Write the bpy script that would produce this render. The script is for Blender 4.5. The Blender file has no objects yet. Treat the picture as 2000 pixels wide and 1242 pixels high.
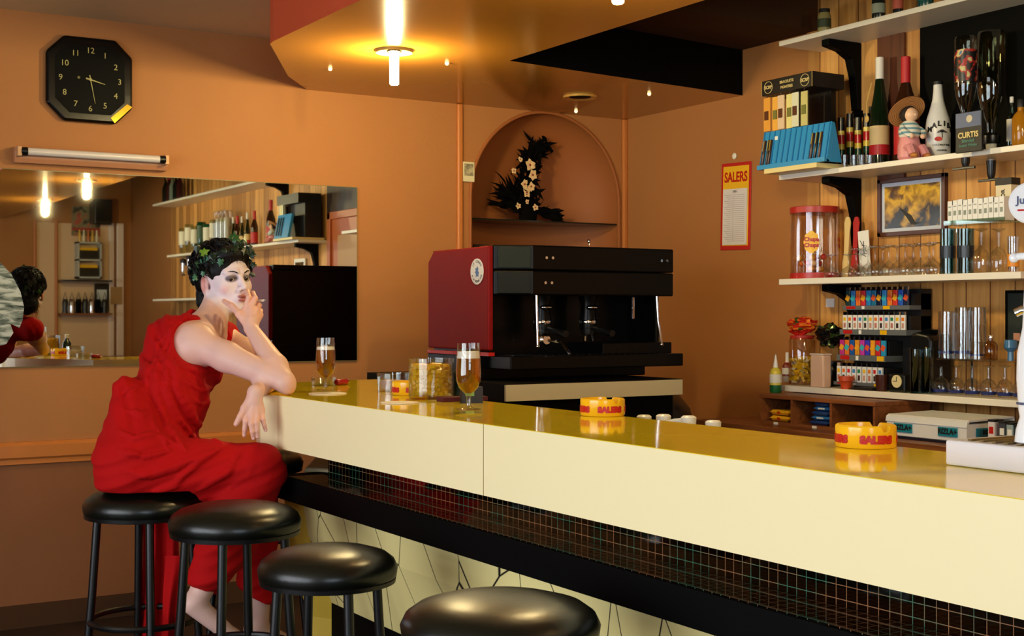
import bpy, math, random
import numpy as np
from mathutils import Vector, Matrix
R = random.Random(7)
S = bpy.context.scene
COL = S.collection
PI = math.pi
# ------------------------------------------------------------------ camera
H = 1.35                       # eye height
F = 2606.0                     # focal length in pixels of the 2000 px wide frame
YAW = math.radians(31.5)
FW = Vector((math.sin(YAW), math.cos(YAW), 0)); RT = Vector((math.cos(YAW), -math.sin(YAW), 0)); UP = Vector((0, 0, 1))
cd = bpy.data.cameras.new('camera'); cam = bpy.data.objects.new('camera', cd); COL.objects.link(cam)
cam.location = (0, 0, H); cam.rotation_euler = (PI/2, 0, -YAW)
cd.sensor_width = 36; cd.lens = 36*F/2000; cd.shift_y = -8/2000; cd.clip_start = .05
S.camera = cam
# ------------------------------------------------------------------ world, lights, exposure
S.view_settings.view_transform = 'Standard'; S.view_settings.look = 'None'
S.view_settings.gamma = 1; S.view_settings.use_curve_mapping = False
S.view_settings.exposure = 0.0
w = bpy.data.worlds.new('world'); S.world = w; w.use_nodes = True
w.node_tree.nodes['Background'].inputs[0].default_value = (.75, .85, 1, 1)
w.node_tree.nodes['Background'].inputs[1].default_value = 1.5
S.cycles.use_denoising = True
S.cycles.max_bounces = 10; S.cycles.transparent_max_bounces = 24; S.cycles.glossy_bounces = 5
S.cycles.sample_clamp_indirect = 6; S.cycles.caustics_reflective = False; S.cycles.caustics_refractive = False

def area(name, loc, rot, sx, sy, power, color, spread=180):
    l = bpy.data.lights.new(name, 'AREA'); l.shape = 'RECTANGLE'; l.size = sx; l.size_y = sy
    l.energy = power; l.color = color; l.spread = math.radians(spread)
    o = bpy.data.objects.new(name, l); o.location = loc; o.rotation_euler = rot; COL.objects.link(o); return o
# daylight entering through the two windows behind and beside the camera (lamps sit just outside the panes)
area('daylight_street_window', (-.75, -4.25, 1.7), (PI/2, 0, 0), 2.5, 1.5, 165, (.74, .87, 1))       # shines to +y
area('daylight_side_window', (-2.85, 1.7, 1.38), (PI/2, 0, -PI/2), 4.2, 2.0, 275, (.90, .95, 1))      # shines to +x

def pray(px, py):
    return FW + RT*((px-1000)/F) + UP*((613-py)/F)
O = Vector((0, 0, H))
def atx(px, py, X): d = pray(px, py); return O + d*(X/d.x)
def aty(px, py, Y): d = pray(px, py); return O + d*(Y/d.y)
def atz(px, py, Z): d = pray(px, py); return O + d*((Z-H)/d.z)
def att(px, py, t): return O + pray(px, py)*t
def onx(px, X, z):                     # point of the plane x = X under column px, at height z; and metres per pixel there
    d = pray(px, 613); t = X/d.x; return Vector((X, d.y*t, z)), t/F

# ------------------------------------------------------------------ materials
def srgb(r, g, b):
    def c(v): v /= 255.; return v/12.92 if v <= .04045 else ((v+.055)/1.055)**2.4
    return (c(r), c(g), c(b), 1)
MATS = {}
def mat(name, col, rough=.5, metal=0, spec=.5, bump=0, bscale=60, var=0, vscale=3, coat=0, emit=None, estr=0, sheen=0, sss=0):
    if name in MATS: return MATS[name]
    m = bpy.data.materials.new(name); m.use_nodes = True; nt = m.node_tree; b = nt.nodes['Principled BSDF']
    c = srgb(*col); b.inputs['Base Color'].default_value = c
    b.inputs['Roughness'].default_value = rough; b.inputs['Metallic'].default_value = metal
    b.inputs['Specular IOR Level'].default_value = spec; b.inputs['Coat Weight'].default_value = coat
    if sheen: b.inputs['Sheen Weight'].default_value = sheen
    if sss: b.inputs['Subsurface Weight'].default_value = sss; b.inputs['Subsurface Radius'].default_value = (.02, .008, .004)
    if emit: b.inputs['Emission Color'].default_value = (*emit, 1); b.inputs['Emission Strength'].default_value = estr
    tc = nt.nodes.new('ShaderNodeTexCoord')
    if bump:
        n = nt.nodes.new('ShaderNodeTexNoise'); n.inputs['Scale'].default_value = bscale; n.inputs['Detail'].default_value = 4
        nt.links.new(tc.outputs['Object'], n.inputs['Vector'])
        bp = nt.nodes.new('ShaderNodeBump'); bp.inputs['Strength'].default_value = bump; bp.inputs['Distance'].default_value = .005
        nt.links.new(n.outputs['Fac'], bp.inputs['Height']); nt.links.new(bp.outputs['Normal'], b.inputs['Normal'])
    if var:
        n = nt.nodes.new('ShaderNodeTexNoise'); n.inputs['Scale'].default_value = vscale; n.inputs['Detail'].default_value = 6
        nt.links.new(tc.outputs['Object'], n.inputs['Vector'])
        mx = nt.nodes.new('ShaderNodeMix'); mx.data_type = 'RGBA'
        mx.inputs[6].default_value = tuple(x*(1-var) for x in c[:3])+(1,); mx.inputs[7].default_value = tuple(min(1, x*(1+var)) for x in c[:3])+(1,)
        nt.links.new(n.outputs['Fac'], mx.inputs[0]); nt.links.new(mx.outputs[2], b.inputs['Base Color'])
    MATS[name] = m; return m
def glass(name, tint=(1, 1, 1), amt=.9, rough=.02, edge=(.75, .8, .78)):
    if name in MATS: return MATS[name]
    m = bpy.data.materials.new(name); m.use_nodes = True; nt = m.node_tree; nt.nodes.clear()
    o = nt.nodes.new('ShaderNodeOutputMaterial'); t = nt.nodes.new('ShaderNodeBsdfTransparent'); g = nt.nodes.new('ShaderNodeBsdfGlossy')
    g.inputs['Roughness'].default_value = rough; g.inputs['Color'].default_value = (*edge, 1)
    t.inputs['Color'].default_value = (*[c*amt for c in tint], 1)
    lw = nt.nodes.new('ShaderNodeLayerWeight'); lw.inputs['Blend'].default_value = .28
    mr = nt.nodes.new('ShaderNodeMapRange'); mr.inputs['To Min'].default_value = .08; mr.inputs['To Max'].default_value = .85
    nt.links.new(lw.outputs['Facing'], mr.inputs['Value'])
    pw = nt.nodes.new('ShaderNodeMath'); pw.operation = 'POWER'; pw.inputs[1].default_value = 1.4; nt.links.new(mr.outputs[0], pw.inputs[0])
    ad = nt.nodes.new('ShaderNodeMath'); ad.operation = 'ADD'; ad.inputs[1].default_value = .05; nt.links.new(pw.outputs[0], ad.inputs[0])
    mx = nt.nodes.new('ShaderNodeMixShader'); nt.links.new(ad.outputs[0], mx.inputs[0])
    nt.links.new(t.outputs[0], mx.inputs[1]); nt.links.new(g.outputs[0], mx.inputs[2]); nt.links.new(mx.outputs[0], o.inputs[0])
    MATS[name] = m; return m
def texmat(name, build, rough=.5, **kw):
    """principled material whose base colour (and maybe normal) comes from build(nt, principled, objcoord)"""
    m = mat(name, (128, 128, 128), rough, **kw); nt = m.node_tree; b = nt.nodes['Principled BSDF']
    tc = nt.nodes.new('ShaderNodeTexCoord'); build(nt, b, tc.outputs['Object']); return m
def ramp(nt, fac, stops, interp='LINEAR'):
    r = nt.nodes.new('ShaderNodeValToRGB'); r.color_ramp.interpolation = interp
    while len(r.color_ramp.elements) < len(stops): r.color_ramp.elements.new(.5)
    for e, (p, c) in zip(r.color_ramp.elements, stops): e.position = p; e.color = c
    nt.links.new(fac, r.inputs[0]); return r.outputs[0]
def mapping(nt, vec, scale=(1, 1, 1), rot=(0, 0, 0), loc=(0, 0, 0)):
    m = nt.nodes.new('ShaderNodeMapping'); m.inputs['Scale'].default_value = scale; m.inputs['Rotation'].default_value = rot; m.inputs['Location'].default_value = loc
    nt.links.new(vec, m.inputs[0]); return m.outputs[0]
def noise(nt, vec, scale, detail=4, dist=0):
    n = nt.nodes.new('ShaderNodeTexNoise'); n.inputs['Scale'].default_value = scale; n.inputs['Detail'].default_value = detail; n.inputs['Distortion'].default_value = dist
    nt.links.new(vec, n.inputs['Vector']); return n.outputs['Fac']
def wood(name, c1, c2, axis='z', rough=.45, scale=14, plank=None, knots=False):
    """straight-grained wood; grain along the axis; optional vertical tongue-and-groove boards `plank` m wide along y"""
    def build(nt, b, v):
        sc = {'z': (scale, scale, scale*.07), 'y': (scale, scale*.07, scale), 'x': (scale*.07, scale, scale)}[axis]
        f = noise(nt, mapping(nt, v, sc), 1.6, 8, 1.2)
        col = ramp(nt, f, [(.3, srgb(*c1)), (.62, srgb(*c2))])
        if knots:
            vo = nt.nodes.new('ShaderNodeTexVoronoi'); vo.inputs['Scale'].default_value = 3.2
            nt.links.new(mapping(nt, v, (1, 1.6, 1)), vo.inputs['Vector'])
            k = ramp(nt, vo.outputs['Distance'], [(.035, (.22, .12, .05, 1)), (.075, (1, 1, 1, 1))])
            mx = nt.nodes.new('ShaderNodeMix'); mx.data_type = 'RGBA'; mx.blend_type = 'MULTIPLY'; mx.inputs[0].default_value = 1
            nt.links.new(col, mx.inputs[6]); nt.links.new(k, mx.inputs[7]); col = mx.outputs[2]
        if plank:
            sx = nt.nodes.new('ShaderNodeSeparateXYZ'); nt.links.new(v, sx.inputs[0])
            d = nt.nodes.new('ShaderNodeMath'); d.operation = 'DIVIDE'; d.inputs[1].default_value = plank; nt.links.new(sx.outputs['Y'], d.inputs[0])
            fr = nt.nodes.new('ShaderNodeMath'); fr.operation = 'FRACT'; nt.links.new(d.outputs[0], fr.inputs[0])
            fl = nt.nodes.new('ShaderNodeMath'); fl.operation = 'FLOOR'; nt.links.new(d.outputs[0], fl.inputs[0])
            wn = nt.nodes.new('ShaderNodeTexWhiteNoise'); wn.noise_dimensions = '1D'; nt.links.new(fl.outputs[0], wn.inputs['W'])
            tone = ramp(nt, wn.outputs['Value'], [(0, (.62, .55, .5, 1)), (.5, (.9, .88, .84, 1)), (1, (1.1, 1.1, 1.05, 1))])
            groove = ramp(nt, fr.outputs[0], [(0, (.16, .08, .04, 1)), (.022, (.2, .1, .05, 1)), (.05, (1, 1, 1, 1)), (.97, (1, 1, 1, 1)), (1, (.5, .4, .3, 1))])
            for t in (tone, groove):
                mx = nt.nodes.new('ShaderNodeMix'); mx.data_type = 'RGBA'; mx.blend_type = 'MULTIPLY'; mx.inputs[0].default_value = 1
                nt.links.new(col, mx.inputs[6]); nt.links.new(t, mx.inputs[7]); col = mx.outputs[2]
        nt.links.new(col, b.inputs['Base Color'])
    return texmat(name, build, rough)

WALL = mat('wall_paint', (174, 116, 64), .62, bump=.25, bscale=220, var=.05, vscale=2, spec=.3)
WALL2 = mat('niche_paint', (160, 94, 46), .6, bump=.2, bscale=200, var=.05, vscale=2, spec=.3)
TRIM = mat('trim_paint', (196, 118, 54), .35, var=.04)
CEIL = mat('ceiling_paint', (206, 184, 142), .8, var=.05)
SOFF = mat('soffit_lacquer', (176, 118, 42), .16, spec=.6, var=.05, vscale=1.5)
FASC = mat('soffit_fascia_red', (206, 84, 48), .5, var=.06)
BLACK = mat('black_paint', (3, 3, 3), .6, spec=.08)
DARK = mat('dark_brown_paint', (74, 50, 32), .8, spec=.1)
FLOOR = mat('floor_tile', (48, 34, 26), .5, var=.2, vscale=6)
WHITE = mat('white_paint', (232, 228, 215), .4)
SHELFW = mat('shelf_laminate', (238, 232, 216), .35)
CREAM = mat('cream_laminate', (248, 232, 182), .36, var=.015, spec=.35)
MUST = mat('mustard_laminate', (240, 208, 40), .07, spec=.45, var=.03, vscale=2)
VINYL = mat('black_vinyl', (6, 10, 6), .32, spec=.42, bump=.12, bscale=30)
BMET = mat('black_metal', (9, 9, 10), .35, metal=.2)
BPLAS = mat('black_plastic', (12, 13, 13), .3)
CHROME = mat('chrome', (225, 225, 228), .08, metal=1)
STEEL = mat('brushed_steel', (215, 218, 225), .28, metal=.9)
REDPAINT = mat('red_enamel', (124, 12, 16), .5, spec=.16)
CLEAR = glass('clear_glass')
WOODP = wood('pine_boards', (196, 134, 66), (226, 170, 96), 'z', .5, 14, plank=.118, knots=True)
WOODB = wood('brown_wood', (104, 56, 26), (142, 84, 44), 'y', .4, 16)
WOODD = wood('dark_wood', (38, 24, 15), (66, 42, 26), 'z', .5, 14, plank=.12)
YELP = mat('yellow_plastic', (240, 186, 24), .18, spec=.6)
REDP = mat('red_print', (190, 24, 20), .4)
BLKP = mat('black_print', (16, 16, 18), .5)
WHTP = mat('white_print', (240, 238, 230), .5)
GOLD = mat('gold_print', (214, 178, 74), .35, metal=.4)

# ------------------------------------------------------------------ mesh helpers
class B:
    def __init__(s): s.v = []; s.f = []; s.m = []; s.cur = 0
    def add(s, vs, fs):
        n = len(s.v); s.v += [tuple(v) for v in vs]; s.f += [tuple(i+n for i in f) for f in fs]; s.m += [s.cur]*len(fs); return s
    def box(s, x0, x1, y0, y1, z0, z1):
        return s.add([(x0,y0,z0),(x1,y0,z0),(x1,y1,z0),(x0,y1,z0),(x0,y0,z1),(x1,y0,z1),(x1,y1,z1),(x0,y1,z1)],
                     [(0,3,2,1),(4,5,6,7),(0,1,5,4),(1,2,6,5),(2,3,7,6),(3,0,4,7)])
    def obox(s, c, hx, hy, hz, rot=None):
        c = Vector(c); M = rot or Matrix.Identity(3)
        vs = [c + M @ Vector((a*hx, b*hy, d*hz)) for d in (-1, 1) for a, b in ((-1,-1),(1,-1),(1,1),(-1,1))]
        return s.add(vs, [(0,3,2,1),(4,5,6,7),(0,1,5,4),(1,2,6,5),(2,3,7,6),(3,0,4,7)])
    def prism(s, poly, z0, z1):               # poly: ccw xy
        n = len(poly); vs = [(x,y,z0) for x,y in poly]+[(x,y,z1) for x,y in poly]
        return s.add(vs, [tuple(reversed(range(n))), tuple(range(n, 2*n))]+[(i,(i+1)%n,n+(i+1)%n,n+i) for i in range(n)])
    def prismx(s, poly, x0, x1):              # poly in (y, z)
        n = len(poly); vs = [(x0,y,z) for y,z in poly]+[(x1,y,z) for y,z in poly]
        return s.add(vs, [tuple(range(n)), tuple(reversed(range(n, 2*n)))]+[(i,n+i,n+(i+1)%n,(i+1)%n) for i in range(n)])
    def prismy(s, poly, y0, y1):              # poly in (x, z)
        n = len(poly); vs = [(x,y0,z) for x,z in poly]+[(x,y1,z) for x,z in poly]
        return s.add(vs, [tuple(reversed(range(n))), tuple(range(n, 2*n))]+[(i,(i+1)%n,n+(i+1)%n,n+i) for i in range(n)])
    def lathe(s, prof, n=24, c=(0,0,0), rot=None, sx=1, sy=1):
        M = rot or Matrix.Identity(3); c = Vector(c); vs = []; fs = []
        for r, z in prof:
            for k in range(n):
                a = 2*PI*k/n; vs.append(c + M @ Vector((r*math.cos(a)*sx, r*math.sin(a)*sy, z)))
        for j in range(len(prof)-1):
            for k in range(n):
                k2 = (k+1) % n; fs.append((j*n+k, j*n+k2, (j+1)*n+k2, (j+1)*n+k))
        if prof[0][0] > 1e-5: fs.append(tuple(reversed(range(n))))
        if prof[-1][0] > 1e-5: fs.append(tuple((len(prof)-1)*n+k for k in range(n)))
        return s.add(vs, fs)
    def shell(s, prof, n=24, c=(0,0,0), rot=None):          # lathe without end caps
        k = len(s.f); s.lathe(prof, n, c, rot); cut = [i for i in range(k, len(s.f)) if len(s.f[i]) == n and n > 4]
        for i in reversed(cut): s.f.pop(i); s.m.pop(i)
        return s
    def tube(s, pts, r, n=10, caps=True, rs=None):
        pts = [Vector(p) for p in pts]; vs = []; fs = []; prev = None
        for i, p in enumerate(pts):
            t = (pts[min(i+1, len(pts)-1)]-pts[max(i-1, 0)]).normalized()
            if prev is None: u = t.orthogonal().normalized()
            else: u = (prev - t*prev.dot(t)).normalized()
            prev = u; w = t.cross(u); rr = rs[i] if rs else r
            for k in range(n):
                a = 2*PI*k/n; vs.append(p + u*(rr*math.cos(a)) + w*(rr*math.sin(a)))
        for j in range(len(pts)-1):
            for k in range(n): k2 = (k+1) % n; fs.append((j*n+k, j*n+k2, (j+1)*n+k2, (j+1)*n+k))
        if caps: fs.append(tuple(reversed(range(n)))); fs.append(tuple((len(pts)-1)*n+k for k in range(n)))
        return s.add(vs, fs)
    def ball(s, c, r, n=12, sc=(1,1,1), rot=None):
        prof = [(max(0, r*math.sin(PI*j/n)), -r*math.cos(PI*j/n)) for j in range(n+1)]
        M = (rot or Matrix.Identity(3)) @ Matrix.Diagonal(Vector(sc)); return s.lathe([(max(p, 1e-6), z) for p, z in prof], n+4, c, M)
    def mesh(s, name, mats, smooth=False):
        me = bpy.data.meshes.new(name); me.from_pydata(s.v, [], s.f)
        for m in (mats if isinstance(mats, (list, tuple)) else [mats]): me.materials.append(m)
        if any(s.m): me.polygons.foreach_set('material_index', s.m)
        if smooth: me.polygons.foreach_set('use_smooth', [True]*len(me.polygons))
        me.update(); return me
    def build(s, name, mats, parent=None, smooth=False, bevel=0, loc=None, seg=2):
        o = bpy.data.objects.new(name, s.mesh(name, mats, smooth)); COL.objects.link(o)
        if parent is not None: o.parent = parent
        if loc is not None: o.location = loc
        if bevel:
            m = o.modifiers.new('bevel', 'BEVEL'); m.width = bevel; m.segments = seg; m.limit_method = 'ANGLE'; m.angle_limit = .6
        if smooth:
            o.data.set_sharp_from_angle(angle=.7)
        return o
def tag(o, label, cat, group=None, kind=None):
    if label: o['label'] = label
    if cat: o['category'] = cat
    if group: o['group'] = group
    if kind: o['kind'] = kind
    return o
def struct(o, label=None):
    o['kind'] = 'structure'
    if label: o['label'] = label
    return o
def T(name, label, cat, loc, rz=0, group=None, rot=None):
    o = bpy.data.objects.new(name, None); o.empty_display_size = .05; COL.objects.link(o)
    o.location = loc; o.rotation_euler = rot or (0, 0, rz); return tag(o, label, cat, group)
def dup(root, loc, label=None, rz=None, group=None, scale=None):
    kids = {}
    for o in bpy.data.objects:
        if o.parent: kids.setdefault(o.parent, []).append(o)
    def rec(o, par):
        c = o.copy(); COL.objects.link(c)
        if par is not None: c.parent = par
        for k in kids.get(o, []): rec(k, c)
        return c
    r = rec(root, None); r.location = loc
    if rz is not None: r.rotation_euler = (0, 0, rz)
    if label: r['label'] = label
    if group: r['group'] = group
    if scale: r.scale = (scale,)*3
    return r
def text_mesh(txt, size, extrude=.0006, align='CENTER', bold=0):
    cu = bpy.data.curves.new('lettering', 'FONT'); cu.body = txt; cu.size = size; cu.extrude = extrude; cu.offset = bold
    cu.align_x = align; cu.align_y = 'CENTER'; cu.resolution_u = 3
    o = bpy.data.objects.new('lettering', cu); COL.objects.link(o)
    me = bpy.data.meshes.new_from_object(o.evaluated_get(bpy.context.evaluated_depsgraph_get()))
    COL.objects.unlink(o); bpy.data.objects.remove(o); return me
def lettering(txt, size, m, parent, loc, rot=(PI/2, 0, 0), bend=0, bold=0, name='lettering', sx=1):
    """flat text in the local xy plane turned by rot; bend = radius of a vertical cylinder (about the local origin) it wraps around"""
    me = text_mesh(txt, size, bold=bold); me.name = name; me.materials.clear(); me.materials.append(m)
    if sx != 1:
        for v in me.vertices: v.co.x *= sx
    if bend:
        for v in me.vertices:
            a = v.co.x/bend; rr = bend+v.co.z+.0006; y = v.co.y
            v.co = (rr*math.sin(a), -rr*math.cos(a), y)       # facing -y, height z
        rot = (0, 0, rot[2])
    o = bpy.data.objects.new(name, me); COL.objects.link(o); o.parent = parent; o.location = loc; o.rotation_euler = rot; return o
FX = (PI/2, 0, -PI/2)      # text facing -x (towards the customers), reading direction -y
# ================================================================== the room
ZC = 2.655; ZS = 2.43; YW = 6.0; XW = 4.42; YB = -3.9; XL = -2.5
struct(B().box(XL-.1, XW+.6, YB-.1, YW+.7, -.05, 0).build('floor', FLOOR), 'dark floor behind the stools')
struct(B().box(XL-.1, 2.96, YB-.1, YW+.1, ZC, ZC+.06).build('ceiling', CEIL), 'grey beige ceiling above the clock')
struct(B().box(2.96, XW+.1, YB-.1, 4.5, 2.98, 3.04).box(2.96, XW+.1, 4.5, YW+.1, ZC, ZC+.4).box(2.9, 2.96, YB-.1, 4.5, ZC+.06, 3.0).build('ceiling', DARK), 'dark ceiling above the bottle shelves')
# far wall with the arched niche
ncx, nr, nsz, nz0, ndep = 3.895, .47, 1.955, .95, .30
b = B()
def wallrect(x0, x1, z0, z1): b.add([(x0,YW,z0),(x1,YW,z0),(x1,YW,z1),(x0,YW,z1)], [(0,1,2,3)])
wallrect(XL, ncx-nr, 0, ZC); wallrect(ncx+nr, XW, 0, ZC); wallrect(ncx-nr, ncx+nr, 0, nz0)
N = 32
for k in range(N):
    a0, a1 = PI*k/N, PI*(k+1)/N
    x0, z0, x1, z1 = ncx+nr*math.cos(a0), nsz+nr*math.sin(a0), ncx+nr*math.cos(a1), nsz+nr*math.sin(a1)
    b.add([(x0,YW,z0),(x0,YW,ZC),(x1,YW,ZC),(x1,YW,z1)], [(0,1,2,3)])
b.box(XL, XW+.6, YW+.62, YW+.66, 0, ZC)
struct(b.build('wall_far', WALL), 'orange wall with the mirror and clock')
b = B(); M_ = 20
for j in range(M_+1):
    ph = PI*j/M_                      # around the half cylinder
    for zz in [nz0+(nsz-nz0)*i/6 for i in range(7)]: b.v.append((ncx+nr*math.cos(ph), YW+ndep*math.sin(ph), zz))
    for i in range(1, 13):
        th = PI/2*i/12; b.v.append((ncx+nr*math.cos(ph)*math.cos(th), YW+ndep*math.sin(ph)*math.cos(th), nsz+nr*math.sin(th)))
n = 19
for j in range(M_):
    for i in range(n-1): b.f.append((j*n+i, (j+1)*n+i, (j+1)*n+i+1, j*n+i+1)); b.m.append(0)
b.add([(ncx+nr*math.cos(PI*j/M_), YW+ndep*math.sin(PI*j/M_), nz0) for j in range(M_+1)], [tuple(range(M_+1))])
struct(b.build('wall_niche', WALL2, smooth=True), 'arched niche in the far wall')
# arch moulding + side trims
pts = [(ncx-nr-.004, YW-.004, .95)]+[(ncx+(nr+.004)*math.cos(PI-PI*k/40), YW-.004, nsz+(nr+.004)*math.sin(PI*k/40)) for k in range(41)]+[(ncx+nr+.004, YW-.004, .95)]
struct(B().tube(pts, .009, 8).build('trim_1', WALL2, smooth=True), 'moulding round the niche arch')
for i, px in enumerate((897, 1219)):
    p = aty(px, 400, YW)
    struct(B().box(p.x-.02, p.x+.012, YW-.022, YW, .9, ZS).build('trim_%d' % (i+2), TRIM, bevel=.008), 'vertical wooden trim strip %s of the niche' % ('left', 'right')[i])
struct(B().prismx([(YW, .70), (YW-.022, .705), (YW-.022, .725), (YW-.034, .735), (YW-.034, .785), (YW-.02, .80), (YW, .80)], XL, 2.6).build('trim_4', TRIM), 'orange wooden chair rail along the far wall')
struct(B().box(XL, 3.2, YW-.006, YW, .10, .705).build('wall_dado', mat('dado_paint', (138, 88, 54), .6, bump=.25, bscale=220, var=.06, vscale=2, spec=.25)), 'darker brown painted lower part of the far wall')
struct(B().box(XL, XW, YW-.012, YW, 0, .10).build('baseboard_far', DARK))
# right wall, split into the orange part and the pine boarding
yb = 4.57
struct(B().box(XW, XW+.08, yb, YW+.05, 0, ZC).build('wall_right', WALL), 'orange wall with the hanging calendar')
struct(B().box(XW-.012, XW+.08, -2.3, yb, 0, 3.0).build('wall_panelling', WOODP), 'knotty pine boarding behind the shelves')
struct(B().box(XW, XW+.08, YB, -2.3, 0, 3.0).build('wall_right', WALL), 'orange wall piece beyond the shelves, seen in the mirror')
# left and near walls with window openings
def wall_with_hole(axis, c, a0, a1, h0, h1, w0, w1, z0, z1, name, m, th=.1):
    b = B()
    for (p0, p1, q0, q1) in ((a0, w0, h0, h1), (w1, a1, h0, h1), (w0, w1, h0, z0), (w0, w1, z1, h1)):
        if axis == 'y': b.box(p0, p1, c-th, c, q0, q1)
        else: b.box(c-th, c, p0, p1, q0, q1)
    return struct(b.build(name, m))
wall_with_hole('y', YB, XL, XW, 0, 3.0, -2.0, .5, .95, 2.45, 'wall_near', WALL)
wall_with_hole('x', XL, YB, YW, 0, ZC+.02, -.4, 3.8, .38, 2.4, 'wall_left', WALL)
fr = B()
for x in (-2.0, -1.17, -.34, .46): fr.box(x, x+.04, YB-.07, YB-.03, .95, 2.45)
for z in (.95, 1.40, 1.9, 2.41): fr.box(-2.0, .5, YB-.07, YB-.03, z, z+.04)
o = struct(fr.build('window_1', WHITE)); struct(B().box(-2, .5, YB-.052, YB-.048, .95, 2.45).build('pane', CLEAR, o))
fr = B()
for y in (-.4, .65, 1.7, 2.75, 3.76): fr.box(XL-.07, XL-.03, y, y+.04, .38, 2.4)
for z in (.38, 1.5, 2.36): fr.box(XL-.07, XL-.03, -.4, 3.8, z, z+.04)
o = struct(fr.build('window_2', WHITE)); struct(B().box(XL-.052, XL-.048, -.4, 3.8, .38, 2.4).build('pane', CLEAR, o))
# lowered lacquered ceiling over the bar, L shaped
soff = [(1.955, YB), (2.965, YB), (2.965, 4.86), (XW, 5.03), (XW, YW), (2.52, YW), (2.30, 5.70), (1.965, 5.06), (1.955, 5.0)]
sb = B(); n = len(soff)
sb.add([(x, y, ZS) for x, y in soff], [tuple(reversed(range(n)))])
so = struct(sb.build('ceiling_lowered', SOFF), 'lowered glossy orange ceiling over the bar')
fb = B()
for i in range(n):
    (x0, y0), (x1, y1) = soff[i], soff[(i+1) % n]
    if i in (3, 4): continue
    fb.cur = 1 if i in (1, 2) else 0
    fb.add([(x0,y0,ZS),(x1,y1,ZS),(x1,y1,ZC+(.35 if i == 1 else 0)),(x0,y0,ZC+(.35 if i == 1 else 0))], [(0,1,2,3)])
struct(fb.build('trim_5', [FASC, BLACK]), 'vertical edge of the lowered ceiling, red to the room and black to the shelves')
# ------------------------------------------------------------------ tube lamps under the lowered ceiling
TUBE = mat('lit_tube', (255, 240, 200), .4, emit=(1, .80, .38), estr=720)
RINGM = mat('lamp_ring', (212, 170, 90), .3, metal=.5)
def tube_lamp(x, y, label):
    t = T('ceiling_lamp', label, 'lamp', (x, y, ZS), group='tube lamps in the lowered ceiling')
    B().shell([(.03, -.002), (.055, -.006), (.075, -.012), (.078, -.004), (.08, 0)], 32).build('ring', RINGM, t, smooth=True)
    B().lathe([(1e-4, -.145), (.013, -.143), (.018, -.138), (.019, -.03), (.019, -.004)], 16).build('tube', TUBE, t, smooth=True)
    B().lathe([(.03, -.008), (.028, -.001)], 20).build('socket', BLACK, t)
    return
    l = bpy.data.lights.new('tube_glow', 'POINT'); l.energy = 30; l.color = (1, .70, .30); l.shadow_soft_size = .03
    lo = bpy.data.objects.new('tube_glow', l); COL.objects.link(lo); lo.parent = t; lo.location = (0, 0, -.20)
p = atz(770, 98, ZS)
tube_lamp(p.x, p.y, 'bright yellow tube lamp nearest the mirror wall, hanging from the lowered ceiling')
p2 = atz(1207, -85, ZS)
tube_lamp(p2.x, p2.y, 'lit tube lamp at the top edge of the photo, only its tip showing')
tube_lamp(2.70, 1.0, 'right one of the two lit tube lamps seen reflected in the mirror')
tube_lamp(2.83, -1.1, 'left, longer one of the two lit tube lamps seen reflected in the mirror')
p = atz(1133, 188, ZS)
t = T('recessed_spot', 'unlit round recessed spotlight above the arched niche', 'lamp', p)
B().shell([(.035, .0), (.06, -.004), (.082, -.010), (.086, 0)], 32).build('ring', RINGM, t, smooth=True)
B().lathe([(.055, -.004), (.05, -.001)], 24).build('lens', BLACK, t)
STUD = mat('small_bulb', (255, 220, 140), .3, emit=(1, .75, .35), estr=2.5)
for (px, py), lb in zip(((645, 133), (873, 122), (1268, 182), (1125, 216)), ('left of the lit tube lamp', 'right of the lit tube lamp', 'near the black ceiling edge', 'just below the unlit round spotlight')):
    p = atz(px, py, ZS); tag(B().ball((0, 0, -.004), .009, 8).build('ceiling_stud', STUD, smooth=True, loc=p), 'tiny pale stud in the lowered ceiling ' + lb, 'stud', 'studs in the lowered ceiling')

# ------------------------------------------------------------------ far wall: mirror, clock, tube fixture, thermostat card
MIRR = mat('mirror_silver', (222, 226, 222), .015, metal=1)
mx1 = aty(695, 500, YW).x; mz1 = aty(695, 367, YW).z; mz0 = aty(695, 703, YW).z
t = T('wall_mirror', 'long frameless wall mirror below the tube fixture on the orange wall', 'mirror', (.4, YW, mz0))
B().box(0, mx1-.4, -.012, -.001, 0, mz1-mz0).build('mirror_glass', MIRR, t)
EDGE = mat('mirror_edge', (120, 110, 70), .3)
B().box(-.003, mx1-.4+.003, -.011, -.0005, -.003, 0).box(mx1-.4, mx1-.4+.004, -.011, -.0005, 0, mz1-mz0).box(0, mx1-.4, -.011, -.0005, mz1-mz0, mz1-mz0+.003).build('polished_edge', EDGE, t)
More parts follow.
